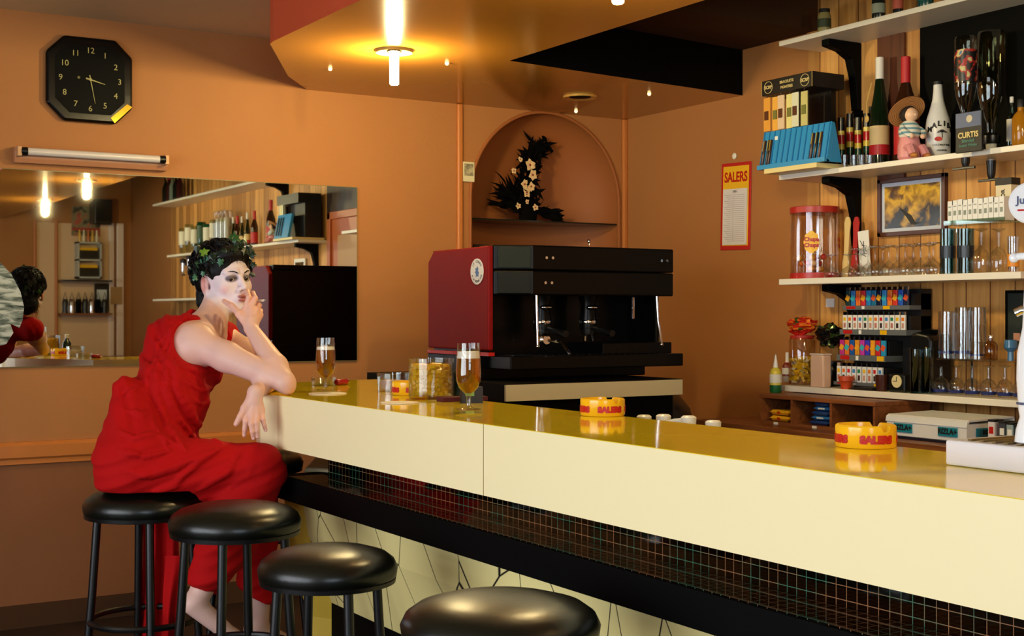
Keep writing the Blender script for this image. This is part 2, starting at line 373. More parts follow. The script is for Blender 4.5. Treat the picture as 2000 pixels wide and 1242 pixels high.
# clock
c0 = aty(173, 158, YW)
t = T('wall_clock', 'black octagonal wall clock with pale numerals high on the left wall', 'clock', (c0.x, YW, c0.z))
s, cc = .187, .075
octo = [(-s+cc, -s), (s-cc, -s), (s, -s+cc), (s, s-cc), (s-cc, s), (-s+cc, s), (-s, s-cc), (-s, -s+cc)]
CLK = mat('clock_black_glass', (4, 4, 4), .2, spec=.3)
B().prismy(octo, -.030, -.001).build('case', CLK, t, bevel=.012, seg=3)
inn = [(x*.80, z*.80) for x, z in octo]
B().prismy(inn, -.0325, -.029).build('dial', mat('clock_dial', (4, 4, 4), .5, spec=.08), t)
for (a, b2) in ((0, 7), (2, 1), (3, 4), (5, 6)):   # bevelled corner facets
    pass
q = [(s-cc-.012, -s+.001), (s-.001, -s+cc+.012), (s-.03, -s+cc+.028), (s-cc-.028, -s+.03)]
B().prismy([(s-cc-.006, -s+.004), (s-.004, -s+cc-.004+.01), (s-.026, -s+cc+.018), (s-cc-.024, -s+.026)], -.0335, -.029).build('bevelled_corner', mat('clock_gold_corner', (200, 160, 40), .15, metal=.7), t)['label'] = 'gold shining lower right corner facet'
NUM = mat('clock_numerals', (168, 158, 92), .5)
for k in range(1, 13):
    a = PI/2-2*PI*k/12; r = .125; x, z = r*math.cos(a), r*math.sin(a)
    mxv = max(abs(x), abs(z)); f = .128/mxv if mxv < .108 else 1
    lettering(str(k), .036, NUM, t, (x*1.02, -.0335, z*1.02), name='numeral')
def hand(ang, L, w): 
    d = Vector((math.cos(ang), 0, math.sin(ang))); u = Vector((-d.z, 0, d.x))
    vs = [d*-.02-u*w, d*-.02+u*w, d*L+u*w*.35, d*L-u*w*.35]; vs = [v+Vector((0, -.0345, 0)) for v in vs]+[v+Vector((0, -.0365, 0)) for v in vs]
    return B().add(vs, [(0,1,2,3),(7,6,5,4),(0,4,5,1),(1,5,6,2),(2,6,7,3),(3,7,4,0)])
hand(math.radians(-14), .065, .0035).build('hour_hand', NUM, t); hand(math.radians(-79), .105, .0022).build('minute_hand', NUM, t)
B().lathe([(.006, .034), (.006, .038)], 12, rot=Matrix.Rotation(PI/2, 3, 'X')).build('hub', NUM, t)
lettering('*', .03, NUM, t, (-.05, -.0335, 0), name='emblem')
# fluorescent fixture
a0 = aty(25, 300, YW).x; a1 = aty(322, 300, YW).x; zf = aty(25, 298, YW).z
t = T('wall_tube_light', 'unlit white fluorescent tube in an orange holder above the mirror', 'light fixture', ((a0+a1)/2, YW, zf-.005))
L = (a1-a0)/2
B().prismx([(-.001, -.04), (-.030, -.04), (-.044, -.02), (-.044, .012), (-.03, .03), (-.001, .03)], -L, L).build('housing', mat('fixture_beige', (196, 136, 96), .35), t, bevel=.003)
RX = Matrix.Rotation(PI/2, 3, 'Y')
B().lathe([(.0165, -L+.045), (.0165, L-.045)], 20, (0, -.068, .006), RX).build('tube', mat('tube_glass_off', (214, 206, 200), .22, spec=.6), t, smooth=True)
for sx in (-1, 1):
    B().lathe([(.017, min(sx*(L-.046), sx*(L-.02))), (.019, max(sx*(L-.046), sx*(L-.02)))], 20, (0, -.068, .006), RX).build('end_cap', BPLAS, t, smooth=True)
    B().box(min(sx*(L-.022), sx*(L-.004)), max(sx*(L-.022), sx*(L-.004)), -.082, -.03, -.016, .026).build('tube_socket', mat('fixture_cream', (210, 160, 110), .4), t, bevel=.003)
# thermostat-like card left of the niche
p = aty(913, 336, YW)
t = T('wall_card', 'small cream framed picture card on the strip left of the niche', 'card', (p.x, YW, p.z))
B().box(-.036, .036, -.014, -.001, -.052, .052).build('card_back', mat('card_cream', (226, 214, 170), .5), t, bevel=.004)
def cardtex(nt, b_, v):
    f = noise(nt, v, 40, 3); nt.links.new(ramp(nt, f, [(.35, srgb(120, 112, 90)), (.6, srgb(190, 180, 140))]), b_.inputs['Base Color'])
B().box(-.026, .026, -.0155, -.0135, -.02, .042).build('picture', texmat('card_picture', cardtex), t)
# painted advert on the mirror, at its left end
def wash(nt, b_, v):
    f = noise(nt, mapping(nt, v, (6, 1, 22), (0, .7, 0)), 2, 5, .6)
    nt.links.new(ramp(nt, f, [(.36, srgb(28, 40, 34)), (.47, srgb(120, 132, 120)), (.6, srgb(196, 202, 190))]), b_.inputs['Base Color'])
def mp(px, py): q = aty(px, py, YW-.014); return (q.x, q.z)
poly = [mp(-60, 500), mp(0, 512), mp(22, 535), mp(40, 570), mp(47, 600), mp(44, 625), mp(38, 640), mp(20, 632), mp(26, 650), mp(12, 672), mp(-60, 690)]
ob = B().prismy(poly[::-1], YW-.0155, YW-.0125).build('painted_sign', texmat('brushed_paint', wash, .8)); tag(ob, 'grey brush-painted sign cut off at the left edge of the mirror', 'sign')
# ------------------------------------------------------------------ niche contents
zg = aty(921, 425, YW).z
GSH = mat('glass_shelf_edge', (14, 22, 18), .1)
pts = [(ncx+nr*.985*math.cos(PI*j/24), YW+ndep*.96*math.sin(PI*j/24)) for j in range(25)]
tag(B().prism(pts, zg-.008, zg).build('glass_shelf', GSH), 'dark glass shelf across the arched niche', 'shelf')
fl = aty(1035, 410, YW+.10)
t = T('flower_arrangement', 'dark dried flower arrangement with cream blossoms on the niche shelf', 'flower arrangement', (fl.x, YW+.12, zg)); t.scale = (1.05, .6, 1.14)
DG = mat('dark_foliage', (9, 8, 6), .95, spec=.05); PET = mat('cream_petal', (232, 196, 140), .6); PETC = mat('petal_heart', (150, 60, 40), .6)
B().lathe([(.03, 0), (.05, .01), (.055, .05), (.04, .09), (.0, .09)], 16).build('bowl', DG, t)
fb = B(); rr = random.Random(3)
def leaf(b, c, d, L, w, up=None):
    d = d.normalized(); u = d.cross(up or Vector((rr.uniform(-1,1), rr.uniform(-1,1), rr.uniform(-1,1)))).normalized(); nrm = d.cross(u)
    c = Vector(c); pr = [0, .25, .5, .75, 1]; wd = [.1, .8, 1, .65, .05]; vs = []; fs = []
    for q, ww in zip(pr, wd):
        o = c + d*(L*q) + nrm*(L*.12*math.sin(PI*q)); vs += [o-u*(w*ww), o+nrm*(w*.25*ww), o+u*(w*ww)]
    for i in range(4):
        k = i*3; fs += [(k, k+1, k+4, k+3), (k+1, k+2, k+5, k+4)]
    b.add(vs, fs)
for i in range(150):     # fern tuft low left
    a = rr.uniform(0, 2*PI); e = rr.uniform(-.1, 1.1); d = Vector((math.cos(a)-.5, math.sin(a)*.5, e))
    leaf(fb, (-.05+rr.uniform(-.06, .04), rr.uniform(-.03, .03), .04+rr.uniform(0, .10)), d, rr.uniform(.07, .15), .010)
for i in range(150):     # tall plume arching to the right
    q = rr.random(); c = Vector((-.02+.10*q**2+rr.uniform(-.02,.02), rr.uniform(-.03,.03), .08+.34*q)); d = Vector((rr.uniform(-.7, 1.0), rr.uniform(-.4, .4), rr.uniform(-.6, .8)-.5*q))
    leaf(fb, c, d, rr.uniform(.06, .12), .012)
for i in range(60):
    q = rr.random(); leaf(fb, (.02+.12*q, rr.uniform(-.02,.02), .03+.04*(1-q)), Vector((1, rr.uniform(-.5,.5), rr.uniform(-.5,.4))), .09, .012)
fb.tube([(0, 0, .05), (.01, 0, .2), (.03, 0, .32), (.10, 0, .40), (.15, 0, .34)], .01, 6)
fb.build('foliage', DG, t)
for (px, py, s_) in ((1040, 335, .034), (1045, 352, .030), (1030, 368, .026), (1042, 372, .026), (1034, 382, .028), (1018, 405, .018), (1035, 398, .014), (1050, 408, .020), (1010, 345, .018), (1022, 325, .016)):
    q = aty(px, py, YW+.055) - t.location; bb = B(); rr2 = random.Random(px)
    for k in range(5):
        a = 2*PI*k/5+rr2.random(); leaf(bb, q, Vector((math.cos(a), -.35, math.sin(a))), s_*1.0, s_*.42, Vector((0, 1, 0)))
    o = bb.build('blossom', PET, t); B().ball(q+Vector((0, -.006, 0)), s_*.2, 6).build('blossom_heart', PETC, o)
zl = 1.55
tag(B().prism(pts, zl-.008, zl).build('glass_shelf', GSH), 'lower glass shelf of the niche behind the coffee machine', 'shelf')
p = aty(942, 470, YW+.06); t = T('standing_picture', 'small dark framed picture on the lower niche shelf', 'picture', (p.x, YW+.06, zl))
B().box(-.05, .05, 0, .012, 0, .165).build('frame', WOODD, t); B().box(-.035, .035, -.002, .001, .015, .15).build('picture', MATS['card_picture'], t)
p = aty(1150, 470, YW+.06); t = T('cruet_stand', 'dark metal stand with small glasses and a ball knob on the lower niche shelf', 'stand', (p.x, YW+.06, zl))
B().box(-.10, .10, -.05, .05, .0, .012).box(-.10, .10, -.05, -.045, .10, .125).box(-.10, .10, .045, .05, .10, .125).box(-.1, -.095, -.05, .05, .0, .125).box(.095, .1, -.05, .05, .0, .125).build('rack', WOODB, t)
B().tube([(0, 0, .01), (0, 0, .19)], .005, 8).ball((0, 0, .2), .011, 8).build('knob', CHROME, t, smooth=True)
for k in range(4): B().shell([(.017, .013), (.02, .02), (.021, .13)], 14, (-.07+.047*k, 0, 0)).build('glass', CLEAR, t, smooth=True)
# ================================================================== bar counter
BZ = 1.10
def crackle(nt, b, v):
    vo = nt.nodes.new('ShaderNodeTexVoronoi'); vo.feature = 'DISTANCE_TO_EDGE'; vo.inputs['Scale'].default_value = 3.1
    nt.links.new(mapping(nt, v, (.0, 1.75, .95), (.35, 0, 0), (0, .42, .35)), vo.inputs['Vector'])
    nt.links.new(ramp(nt, vo.outputs['Distance'], [(0, (.01, .01, .01, 1)), (.006, (.01, .01, .01, 1)), (.009, srgb(240, 222, 150))]), b.inputs['Base Color'])
CRK = texmat('cream_panel_black_lines', crackle, .35)
def mosaic(nt, b, v, ax='Z'):
    br = nt.nodes.new('ShaderNodeTexBrick'); br.offset = 0; br.inputs['Scale'].default_value = 1
    br.inputs['Mortar Size'].default_value = .0007; br.inputs['Mortar Smooth'].default_value = 0; br.inputs['Brick Width'].default_value = .024; br.inputs['Row Height'].default_value = .024
    br.inputs['Color1'].default_value = (.10, .11, .10, 1); br.inputs['Color2'].default_value = (.2, .2, .19, 1); br.inputs['Mortar'].default_value = (.06, .16, .08, 1)
    br.inputs['Bias'].default_value = 0
    nt.links.new(ramp(nt, noise(nt, v, 9, 2), [(.42, (.03, .12, .06, 1)), (.55, (.25, .10, .03, 1))]), br.inputs['Mortar'])  # joint colours carry the green and orange reflections as plain colour
    sp = nt.nodes.new('ShaderNodeSeparateXYZ'); nt.links.new(v, sp.inputs[0]); cb = nt.nodes.new('ShaderNodeCombineXYZ')
    nt.links.new(sp.outputs['Y'], cb.inputs[0]); nt.links.new(sp.outputs[ax], cb.inputs[1]); nt.links.new(cb.outputs[0], br.inputs['Vector'])
    nt.links.new(br.outputs['Color'], b.inputs['Base Color'])
    inv = nt.nodes.new('ShaderNodeMath'); inv.operation = 'SUBTRACT'; inv.inputs[0].default_value = 1; nt.links.new(br.outputs['Fac'], inv.inputs[1]); nt.links.new(inv.outputs[0], b.inputs['Metallic'])
    r = nt.nodes.new('ShaderNodeMath'); r.operation = 'MULTIPLY_ADD'; r.inputs[1].default_value = .5; r.inputs[2].default_value = .05; nt.links.new(br.outputs['Fac'], r.inputs[0]); nt.links.new(r.outputs[0], b.inputs['Roughness'])
MOS = texmat('mirror_mosaic', mosaic, .05)
MOS2 = texmat('mirror_mosaic_ledge', lambda nt, b, v: mosaic(nt, b, v, 'X'), .05)
bar = T('bar_counter', 'long mustard-topped bar counter with a broad cream edge', 'bar counter', (0, 0, 0))
XF, XK = 1.53, 1.935
yn = -2.2
end = [(1.50, 3.945), (1.508, 4.00), (1.545, 4.08), (1.86, 4.56), (1.95, 4.60), (2.70, 4.66), (2.70, 4.12)]
top = [(XF, yn), (XK, yn), (XK, 3.98), (2.0, 4.12), (2.30, 4.12), (2.30, 4.63), (1.95, 4.60), (1.86, 4.56), (1.545, 4.08), (1.508, 4.00), (1.50, 3.945), (XF, 3.88)]
B().prism(top, BZ-.0012, BZ).build('worktop', MUST, bar)
B().prism(top, BZ-.163, BZ-.0013).build('fascia', CREAM, bar)
B().box(XF-.0012, XF, 2.62-.0006, 2.62+.0006, BZ-.163, BZ).build('seam', mat('seam_line', (150, 130, 80), .6), bar)
B().box(1.665, 1.70, yn, 3.80, .80, BZ-.163).build('mosaic_panel', MOS, bar)
B().box(1.545, 1.72, yn, 3.93, .778, .850).build('foot_ledge', BLACK, bar, bevel=.002)
prof = [(1.62, .778), (1.64, .66), (1.69, .52), (1.74, .38), (1.752, .2), (1.752, 0)]
B().box(1.552, 1.664, yn, 3.84, .8502, .8525).build('ledge_mosaic', MOS2, bar)
fb = B(); ny = 60
for (x, z) in prof: fb.v += [(x, yn, z), (x, 3.90, z)]
for i in range(len(prof)-1): fb.f.append((2*i, 2*i+1, 2*i+3, 2*i+2)); fb.m.append(0)
fb.build('front_panel', CRK, bar)
eb = B()
for (x, z) in prof: eb.v += [(x, 3.90, z), (x-.02-.10*max(0, .78-z), 4.0, z), (2.2, 4.2, z)]
for i in range(len(prof)-1):
    for j in (0, 1): eb.f.append((3*i+j, 3*i+j+1, 3*i+4+j, 3*i+3+j)); eb.m.append(0)
eb.build('end_panel', mat('end_panel_yellow', (226, 190, 70), .35), bar)
# wedge under the counter end, carrying the overhang
B().prism([(1.66, 3.98), (1.72, 3.86), (1.98, 4.30), (2.0, 4.45), (1.90, 4.42)], .79, .86).build('end_bracket', CREAM, bar, bevel=.01)
B().box(1.72, 1.90, yn, 3.9, 0, BZ-.17).build('carcass', BLACK, bar)
B().prism([(1.80, 3.9), (2.26, 3.95), (2.26, 4.5), (2.0, 4.45)], 0, BZ-.17).build('end_carcass', BLACK, bar)
# ================================================================== stools
def make_stool():
    t = T('bar_stool', 'x', 'bar stool', (0, 0, 0), group='black bar stools along the counter')
    h = .79; r = .18
    B().lathe([(1e-4, h+.012), (.06, h+.011), (.11, h+.005), (.15, h-.006), (.170, h-.02), (.179, h-.038), (.176, h-.058), (.165, h-.068), (1e-4, h-.07)], 48).build('seat', VINYL, t, smooth=True)
    B().lathe([(.1655, h-.074), (.1735, h-.072), (.175, h-.062), (.172, h-.060), (.165, h-.0605)], 48).build('seat_rim', BMET, t, smooth=True)
    for k in range(4):
        a = PI/4+k*PI/2; d = Vector((math.cos(a), math.sin(a), 0))
        pts = [d*.135+Vector((0, 0, h-.07)), d*.15+Vector((0, 0, .5)), d*.172+Vector((0, 0, .25)), d*.195+Vector((0, 0, .012))]
        o = B().tube(pts, .0125, 10).build('leg', BMET, t, smooth=True)
        B().lathe([(.016, 0), (.016, .02), (.013, .022)], 10, d*.196).build('rubber_foot', BPLAS, o)
    ring = lambda rad, z, th: B().tube([(rad*math.cos(2*PI*k/40), rad*math.sin(2*PI*k/40), z) for k in range(41)], th, 8, caps=False)
    ring(.158, .42, .009).build('foot_ring', BMET, t, smooth=True)
    return t
def sp(px, py, wpx, D=.36, z=.77):
    tt = D*F/wpx; return att(px, py, tt)
st = make_stool()
stools = [((1.262, 2.10), 'largest black round bar stool, front middle, cut off by the bottom edge', 1.03, .3, 1.04),
          ((1.275, 2.912), 'black round bar stool in front of the cream line-patterned panel', .92, .75, 1.0),
          ((1.256, 3.493), 'black round bar stool directly before the knee of the person in red', 1.0, .2, 1.045),
          ((1.155, 4.005), 'black bar stool the person in red sits on', 1.0, .62, 1.035),
          ((1.89, 5.0), 'black stool seat half hidden behind the end of the bar', 1.0, .5, 1.02)]
for i, ((x, y), lb, sc, rz, sz) in enumerate(stools):
    o = st if i == 0 else dup(st, (0, 0, 0))
    o.location = (x, y, 0); o.rotation_euler = (0, 0, rz); o.scale = (sc, sc, sz); o['label'] = lb
# ================================================================== back counter under the coffee machine
t = T('machine_counter', 'dark counter with a grey edge strip carrying the coffee machine', 'counter', (0, 0, 0))
B().box(2.62, 3.42, 4.32, 5.5, 0, 1.02).build('carcass', BLACK, t)
B().box(2.60, 3.44, 4.28, 5.5, 1.02, 1.085).build('worktop', BLACK, t)
q0 = aty(988, 767, 4.27).x; 
B().box(q0, 3.43, 4.268, 4.28, 1.022, 1.083).build('edge_strip', mat('grey_strip', (196, 182, 146), .6, var=.05), t)
# black rounded bin behind
p = aty(1290, 800, 4.75)
b = B().lathe([(.17, 0), (.19, .5), (.20, .84), (.205, .87), (.19, .93), (.14, .99), (.06, 1.02), (1e-4, 1.025)], 32)
t = T('waste_bin', 'black round-topped bin beside the coffee machine counter', 'bin', (3.64, 4.78, 0)); b.build('body', BPLAS, t, smooth=True)
B().tube([(-.05, 0, 1.02), (0, 0, 1.045), (.05, 0, 1.02)], .008, 8).build('handle', BPLAS, t, smooth=True)
# ================================================================== espresso machine
t = T('espresso_machine', 'large black espresso machine with a dark red side panel', 'espresso machine', (2.69, 4.55, 1.085))
MBLK = mat('machine_black', (4, 4, 4), .3, spec=.2); MGRN = mat('machine_greenish_black', (22, 32, 28), .5, spec=.2)
W, Dp = .87, .51
zt = .535
# red side panel: outline in y,z with a chamfered upper back corner
pan = [(0, .12), (0, zt), (Dp-.05, zt-.004), (Dp, zt-.05), (Dp, .12)]
B().prismx(pan, -.012, .012).build('side_panel', REDPAINT, t, bevel=.006, seg=3)['label'] = 'dark red enamelled side panel'
B().prismx(pan, W-.05, W-.03).build('side_panel', MBLK, t, bevel=.006)
B().prismx([(-.006, .098), (-.006, .112), (Dp, .112), (Dp, .098)], -.014, .014).build('red_strip', mat('red_strip', (190, 28, 24), .3), t)
B().box(-.012, W-.03, .10, Dp, .0, .098).build('base', MBLK, t, bevel=.004)
B().box(.012, W-.05, .20, Dp-.01, .098, zt-.02).build('body', MBLK, t)
B().box(.012, W-.05, .1, Dp, zt-.03, zt).build('top_deck', MBLK, t, bevel=.004)
# hood
B().prism([(.012, .0), (.16, -.06), (W, -.06), (W, .12), (.012, .12)], zt-.095, zt+.005).build('hood', MBLK, t, bevel=.006)
B().prism([(.012, .0), (.16, -.059), (W, -.059), (W, .12), (.012, .12)], zt-.195, zt-.097).build('lower_hood', MBLK, t, bevel=.006)
# greenish facets on the angled hood corner
an = math.atan2(-.06, .148); Rz = Matrix.Rotation(an, 3, 'Z')
for z, m in ((zt-.045, MGRN), (zt-.147, mat('machine_green_lower', (10, 16, 13), .5, spec=.2))):
    B().obox((.088, -.033, z), .066, .004, .042, Rz).build('corner_facet', m, t, bevel=.002)
for x in (.22, .25, .80, .83):
    for z in (zt-.045, zt-.145): 
        if x > .6 and z < zt-.1: continue
        B().lathe([(.006, 0), (.006, .006)], 12, (x, -.062 if z > zt-.1 else -.054, z), Matrix.Rotation(PI/2, 3, 'X')).build('button', CHROME, t)
# drip tray and step at the right
B().box(.03, W+.02, -.10, .2, .045, .098).build('drip_tray', MBLK, t, bevel=.004)
B().box(.5, W-.01, -.06, .2, .098, .145).build('tray_step', MBLK, t, bevel=.004)
gr = B()
for k in range(26): gr.box(.05+k*.03, .055+k*.03, -.09, .18, .099, .102)
gr.build('tray_grille', BMET, t)
for gx in (.30, .53):
    g = B().lathe([(.035, .20), (.037, .235), (.03, .30), (.04, .34)], 24, (gx, .09, 0)).build('group_head', MBLK, t, smooth=True)
    B().lathe([(.0375, .222), (.039, .225), (.039, .236), (.0375, .239)], 24, (gx, .09, 0)).build('chrome_collar', CHROME, g, smooth=True)
    B().ball((0, 0, 0), .024, 10, (1.2, .8, .5)).build('chrome_dome', CHROME, g, smooth=True, loc=(gx-.01, .045, .292))
    pf = B().lathe([(.031, .178), (.034, .20), (.034, .222)], 24, (gx, .09, 0)).tube([(gx, .06, .205), (gx, .02, .2), (gx-.01, -.10, .185)], .012, 10, rs=[.008, .012, .014]).build('portafilter', BPLAS, g, smooth=True)
    B().tube([(gx-.015, .09, .178), (gx-.02, .085, .15)], .007, 8).tube([(gx+.015, .09, .178), (gx+.02, .085, .15)], .007, 8).build('spout', CHROME, g, smooth=True)
for wx, nm in ((.185, 0), (.79, 1)):
    y0 = -.045
    B().tube([(wx, y0, zt-.19), (wx+(.004 if nm else 0), y0-.005, zt-.30), (wx+(.018 if nm else .0), y0-.01, zt-.395)], .0065, 10).ball((wx+(.018 if nm else 0), y0-.01, zt-.40), .009, 8).build('steam_wand', CHROME, t, smooth=True)
B().tube([(.70, .0, zt-.2), (.70, .0, zt-.29)], .006, 8).build('steam_wand', CHROME, t, smooth=True)
# handle of the near portafilter seen as a chrome loop lower left
B().lathe([(.018, -.01), (.026, 0), (.018, .01)], 20, (.245, -.02, .16), Matrix.Rotation(PI/2, 3, 'X')).tube([(.245, -.02, .16), (.30, -.05, .15), (.33, -.07, .10)], .008, 8).build('chrome_tap', CHROME, t, smooth=True)
for fx in (.04, W-.1):
    for fy in (.14, Dp-.05): B().lathe([(.02, -.0), (.018, .01)], 12, (fx, fy, -.0)).build('foot', BPLAS, t)
# round sticker
stk = lambda: None
sc_ = Vector((-.0135, .085, .455-.02))
RXm = Matrix.Rotation(-PI/2, 3, 'Y')
sk = B().lathe([(.052, 0), (.052, .0012)], 40, sc_, RXm).build('sticker', mat('sticker_white', (232, 232, 228), .5), t); sk['label'] = 'round white sticker with blue emblem and lettering'
BLU = mat('sticker_blue', (84, 120, 170), .5); GRY = mat('sticker_grey', (60, 60, 62), .5)
for word, a0, a1, flip in (('JE COURS', 150, 30, 0), ('A LA BONNE VIE', 200, 340, 1)):
    n = len(word)
    for i, ch in enumerate(word):
        if ch == ' ': continue
        a = math.radians(a0+(a1-a0)*(i+.5)/n); r = .040
        me = text_mesh(ch, .0125, .0003, bold=.0004); th = (a-PI/2) if not flip else (a+PI/2)
        me.materials.clear(); me.materials.append(GRY); o = bpy.data.objects.new('lettering', me); COL.objects.link(o); o.parent = sk
        for v in me.vertices:
            x, y = v.co.x, v.co.y; X = x*math.cos(th)-y*math.sin(th)+r*math.cos(a); Y = x*math.sin(th)+y*math.cos(th)+r*math.sin(a)
            v.co = (sc_.x-.0016, sc_.y-X, sc_.z+Y)      # seen from -x: right is -y
def sticker_pt(x, y): return (sc_.y-x, sc_.z+y)
blob = [(.004, .022), (.012, .012), (.010, .002), (.018, -.006), (.012, -.012), (.014, -.022), (.002, -.018), (-.010, -.024), (-.006, -.010), (-.016, -.004), (-.008, .004), (-.014, .014), (-.004, .012)]
eb = B(); vs = [(sc_.x-.0018, *sticker_pt(x, y)) for x, y in blob]; eb.add(vs+[(v[0]+.0006, v[1], v[2]) for v in vs], [tuple(range(len(blob)))]); eb.build('emblem', BLU, sk)
# ================================================================== things on the bar
def ashtray_yellow(label, px, py, D, rz, ribs=3):
    p = atz(px, py, BZ); t = T('ashtray', label, 'ashtray', (p.x, p.y, BZ+.0005), rz, 'yellow advertising ashtrays on the bar')
    r = D/2; h = .042
    b = B().lathe([(r*.97, 0), (r, .003), (r, h-.003), (r-.003, h), (r-.007, h-.001), (r-.009, .012), (1e-4, .010)], 48)
    # cigarette notches
    for i, v in enumerate(b.v):
        x, y, z = v; a = math.atan2(y, x)
        for k in range(3):
            if abs(((a-(-PI/2+.35+k*2*PI/3)+PI) % (2*PI))-PI) < .14 and z > h-.004: b.v[i] = (x, y, z-.011)
    b.build('body', YELP, t, smooth=True)
    for k in range(4):
        a = k*PI/2
        lettering('SALERS', .019, REDP, t, (0, 0, .016), rot=(0, 0, a), bend=r, bold=.0016, sx=1.05)
    return t
def mpp(px, py, z=BZ): return (atz(px, py, z)-O).dot(FW)/F
# measured: px centre, base line y, width px
ashtray_yellow('yellow ashtray with red lettering in the middle of the bar, right of the beer glass', 1177, 811, 90*mpp(1177, 818), YAW*-1+.30)
ashtray_yellow('yellow ashtray with red lettering nearest the camera, before the organizer', 1691, 872, 120*mpp(1691, 880), -YAW+.12)
ashtray_yellow('small yellow ashtray with red lettering before the jar of yellow slices', 801, 771, 72*mpp(801, 775), -YAW+.42)
# beer glasses
BEER = glass('beer', (.86, .40, .05), .93, .03, (1, .75, .35)); FOAM = mat('foam', (250, 244, 226), .7)
BEERC = mat('beer_body', (214, 132, 24), .12)
BEERC.node_tree.nodes['Principled BSDF'].inputs['Transmission Weight'].default_value = .75
BEERC.node_tree.nodes['Principled BSDF'].inputs['IOR'].default_value = 1.12
def beer_glass(label, px, pbase, hpx, foam):
    p = atz(px, pbase, BZ); m = mpp(px, pbase); h = hpx*m; s_ = h/.185
    t = T('beer_glass', label, 'beer glass', (p.x, p.y, BZ+.004), 0, 'beer glasses on the bar'); t.scale = (s_, s_, s_)
    B().shell([(1e-4, .004), (.036, .002), (.037, .004), (.012, .008), (.0065, .014), (.006, .038), (.010, .046), (.026, .062), (.0335, .082), (.035, .105), (.0325, .150), (.0305, .185)], 36).build('bowl', CLEAR, t, smooth=True)
    B().lathe([(1e-4, .047), (.010, .049), (.0245, .064), (.0318, .083), (.0333, .105), (.0315, .143)], 36).build('beer', BEERC, t, smooth=True)
    B().lathe([(.0312, .1435), (.0305, .150), (.0295, .150+foam), (1e-4, .150+foam+.001)], 36).build('foam', FOAM, t, smooth=True)
    lettering('Jupiler', .010, WHTP, t, (0, 0, .158), rot=(0, 0, -YAW), bend=.032, name='printed_mark')
    return t
beer_glass('tall stemmed glass of beer in front of the espresso machine', 915, 805, 132, .012)
beer_glass('stemmed beer glass beside the elbow, standing on a coaster at the far end', 636, 766, 104, .004)
def coaster(label, px, py, D, **k):
    p = atz(px, py, BZ); t = tag(B().lathe([(D/2, .0005), (D/2, .0025), (1e-4, .0026)], 36).build('coaster', mat('coaster_card', (226, 214, 190), .7), loc=(p.x, p.y, BZ)), label, 'coaster', 'round coasters on the bar')
coaster('round white coaster lying bare before the small yellow ashtray', 781, 787, 76*mpp(781, 787))
coaster('round coaster under the far beer glass', 640, 769, 74*mpp(640, 769))
# clear glass ashtray / dish
def clear_dish(label, px, py, wpx, hpx, fill=None):
    p = atz(px, py, BZ); m = mpp(px, py); r = wpx*m/2; h = hpx*m
    t = T('glass_dish', label, 'dish', (p.x, p.y, BZ+.0005))
    B().lathe([(r*.93, 0), (r, h*.97), (r-.002, h), (r-.004, h*.97), (r*.93-.004, .006), (1e-4, .006)], 32).build('bowl', CLEAR, t, smooth=True)
    return t
t = clear_dish('clear straight-sided glass dish left of the small yellow ashtray', 768, 764, 64, 36)
B().box(-.035, .035, -.02, .02, .008, .035).build('paper_slip', mat('pale_paper', (206, 190, 200), .7), t)
clear_dish('low clear glass dish behind the far beer glass', 632, 753, 48, 16)
p = atz(668, 752, BZ); t = T('red_lighter', 'small dark red object lying behind the far beer glass', 'lighter', (p.x, p.y, BZ+.011), .4)
B().lathe([(.008, -.03), (.011, -.025), (.011, .02), (.008, .024)], 12, rot=Matrix.Rotation(PI/2, 3, 'Y'), sy=1.2).build('body', mat('dark_red_plastic', (150, 26, 30), .3), t, smooth=True)
B().lathe([(.006, .024), (.006, .032)], 10, rot=Matrix.Rotation(PI/2, 3, 'Y')).build('cap', CHROME, t)
# jar of yellow slices
p = atz(842, 778, BZ); m = mpp(842, 778); r = 44*m; h = 78*m
t = T('snack_jar', 'wide open glass jar filled with yellow sweets on the bar', 'jar', (p.x, p.y, BZ+.0005))
B().lathe([(r*.94, 0), (r, .006), (r, h-.004), (r+.002, h), (r-.002, h), (r-.003, .008), (1e-4, .007)], 40).build('jar_body', CLEAR, t, smooth=True)
YS = mat('yellow_sweet', (236, 190, 26), .4, var=.12, vscale=30); rr = random.Random(5); sb = B()
for i in range(330):
    a = rr.uniform(0, 2*PI); rad = (r-.016)*math.sqrt(rr.uniform(.25, 1)); z = .014+rr.random()*(h*.80-.01)
    M = Matrix.Rotation(rr.uniform(0, PI), 3, 'Z') @ Matrix.Rotation(rr.uniform(0, PI), 3, 'X')
    sb.obox((rad*math.cos(a), rad*math.sin(a), z), .013, .0045, .0045, M)
sb.lathe([(1e-4, .012), (r*.72, .012), (r*.72, h*.7), (1e-4, h*.78)], 20)
o = sb.build('sweets', YS, t); o['kind'] = 'stuff'
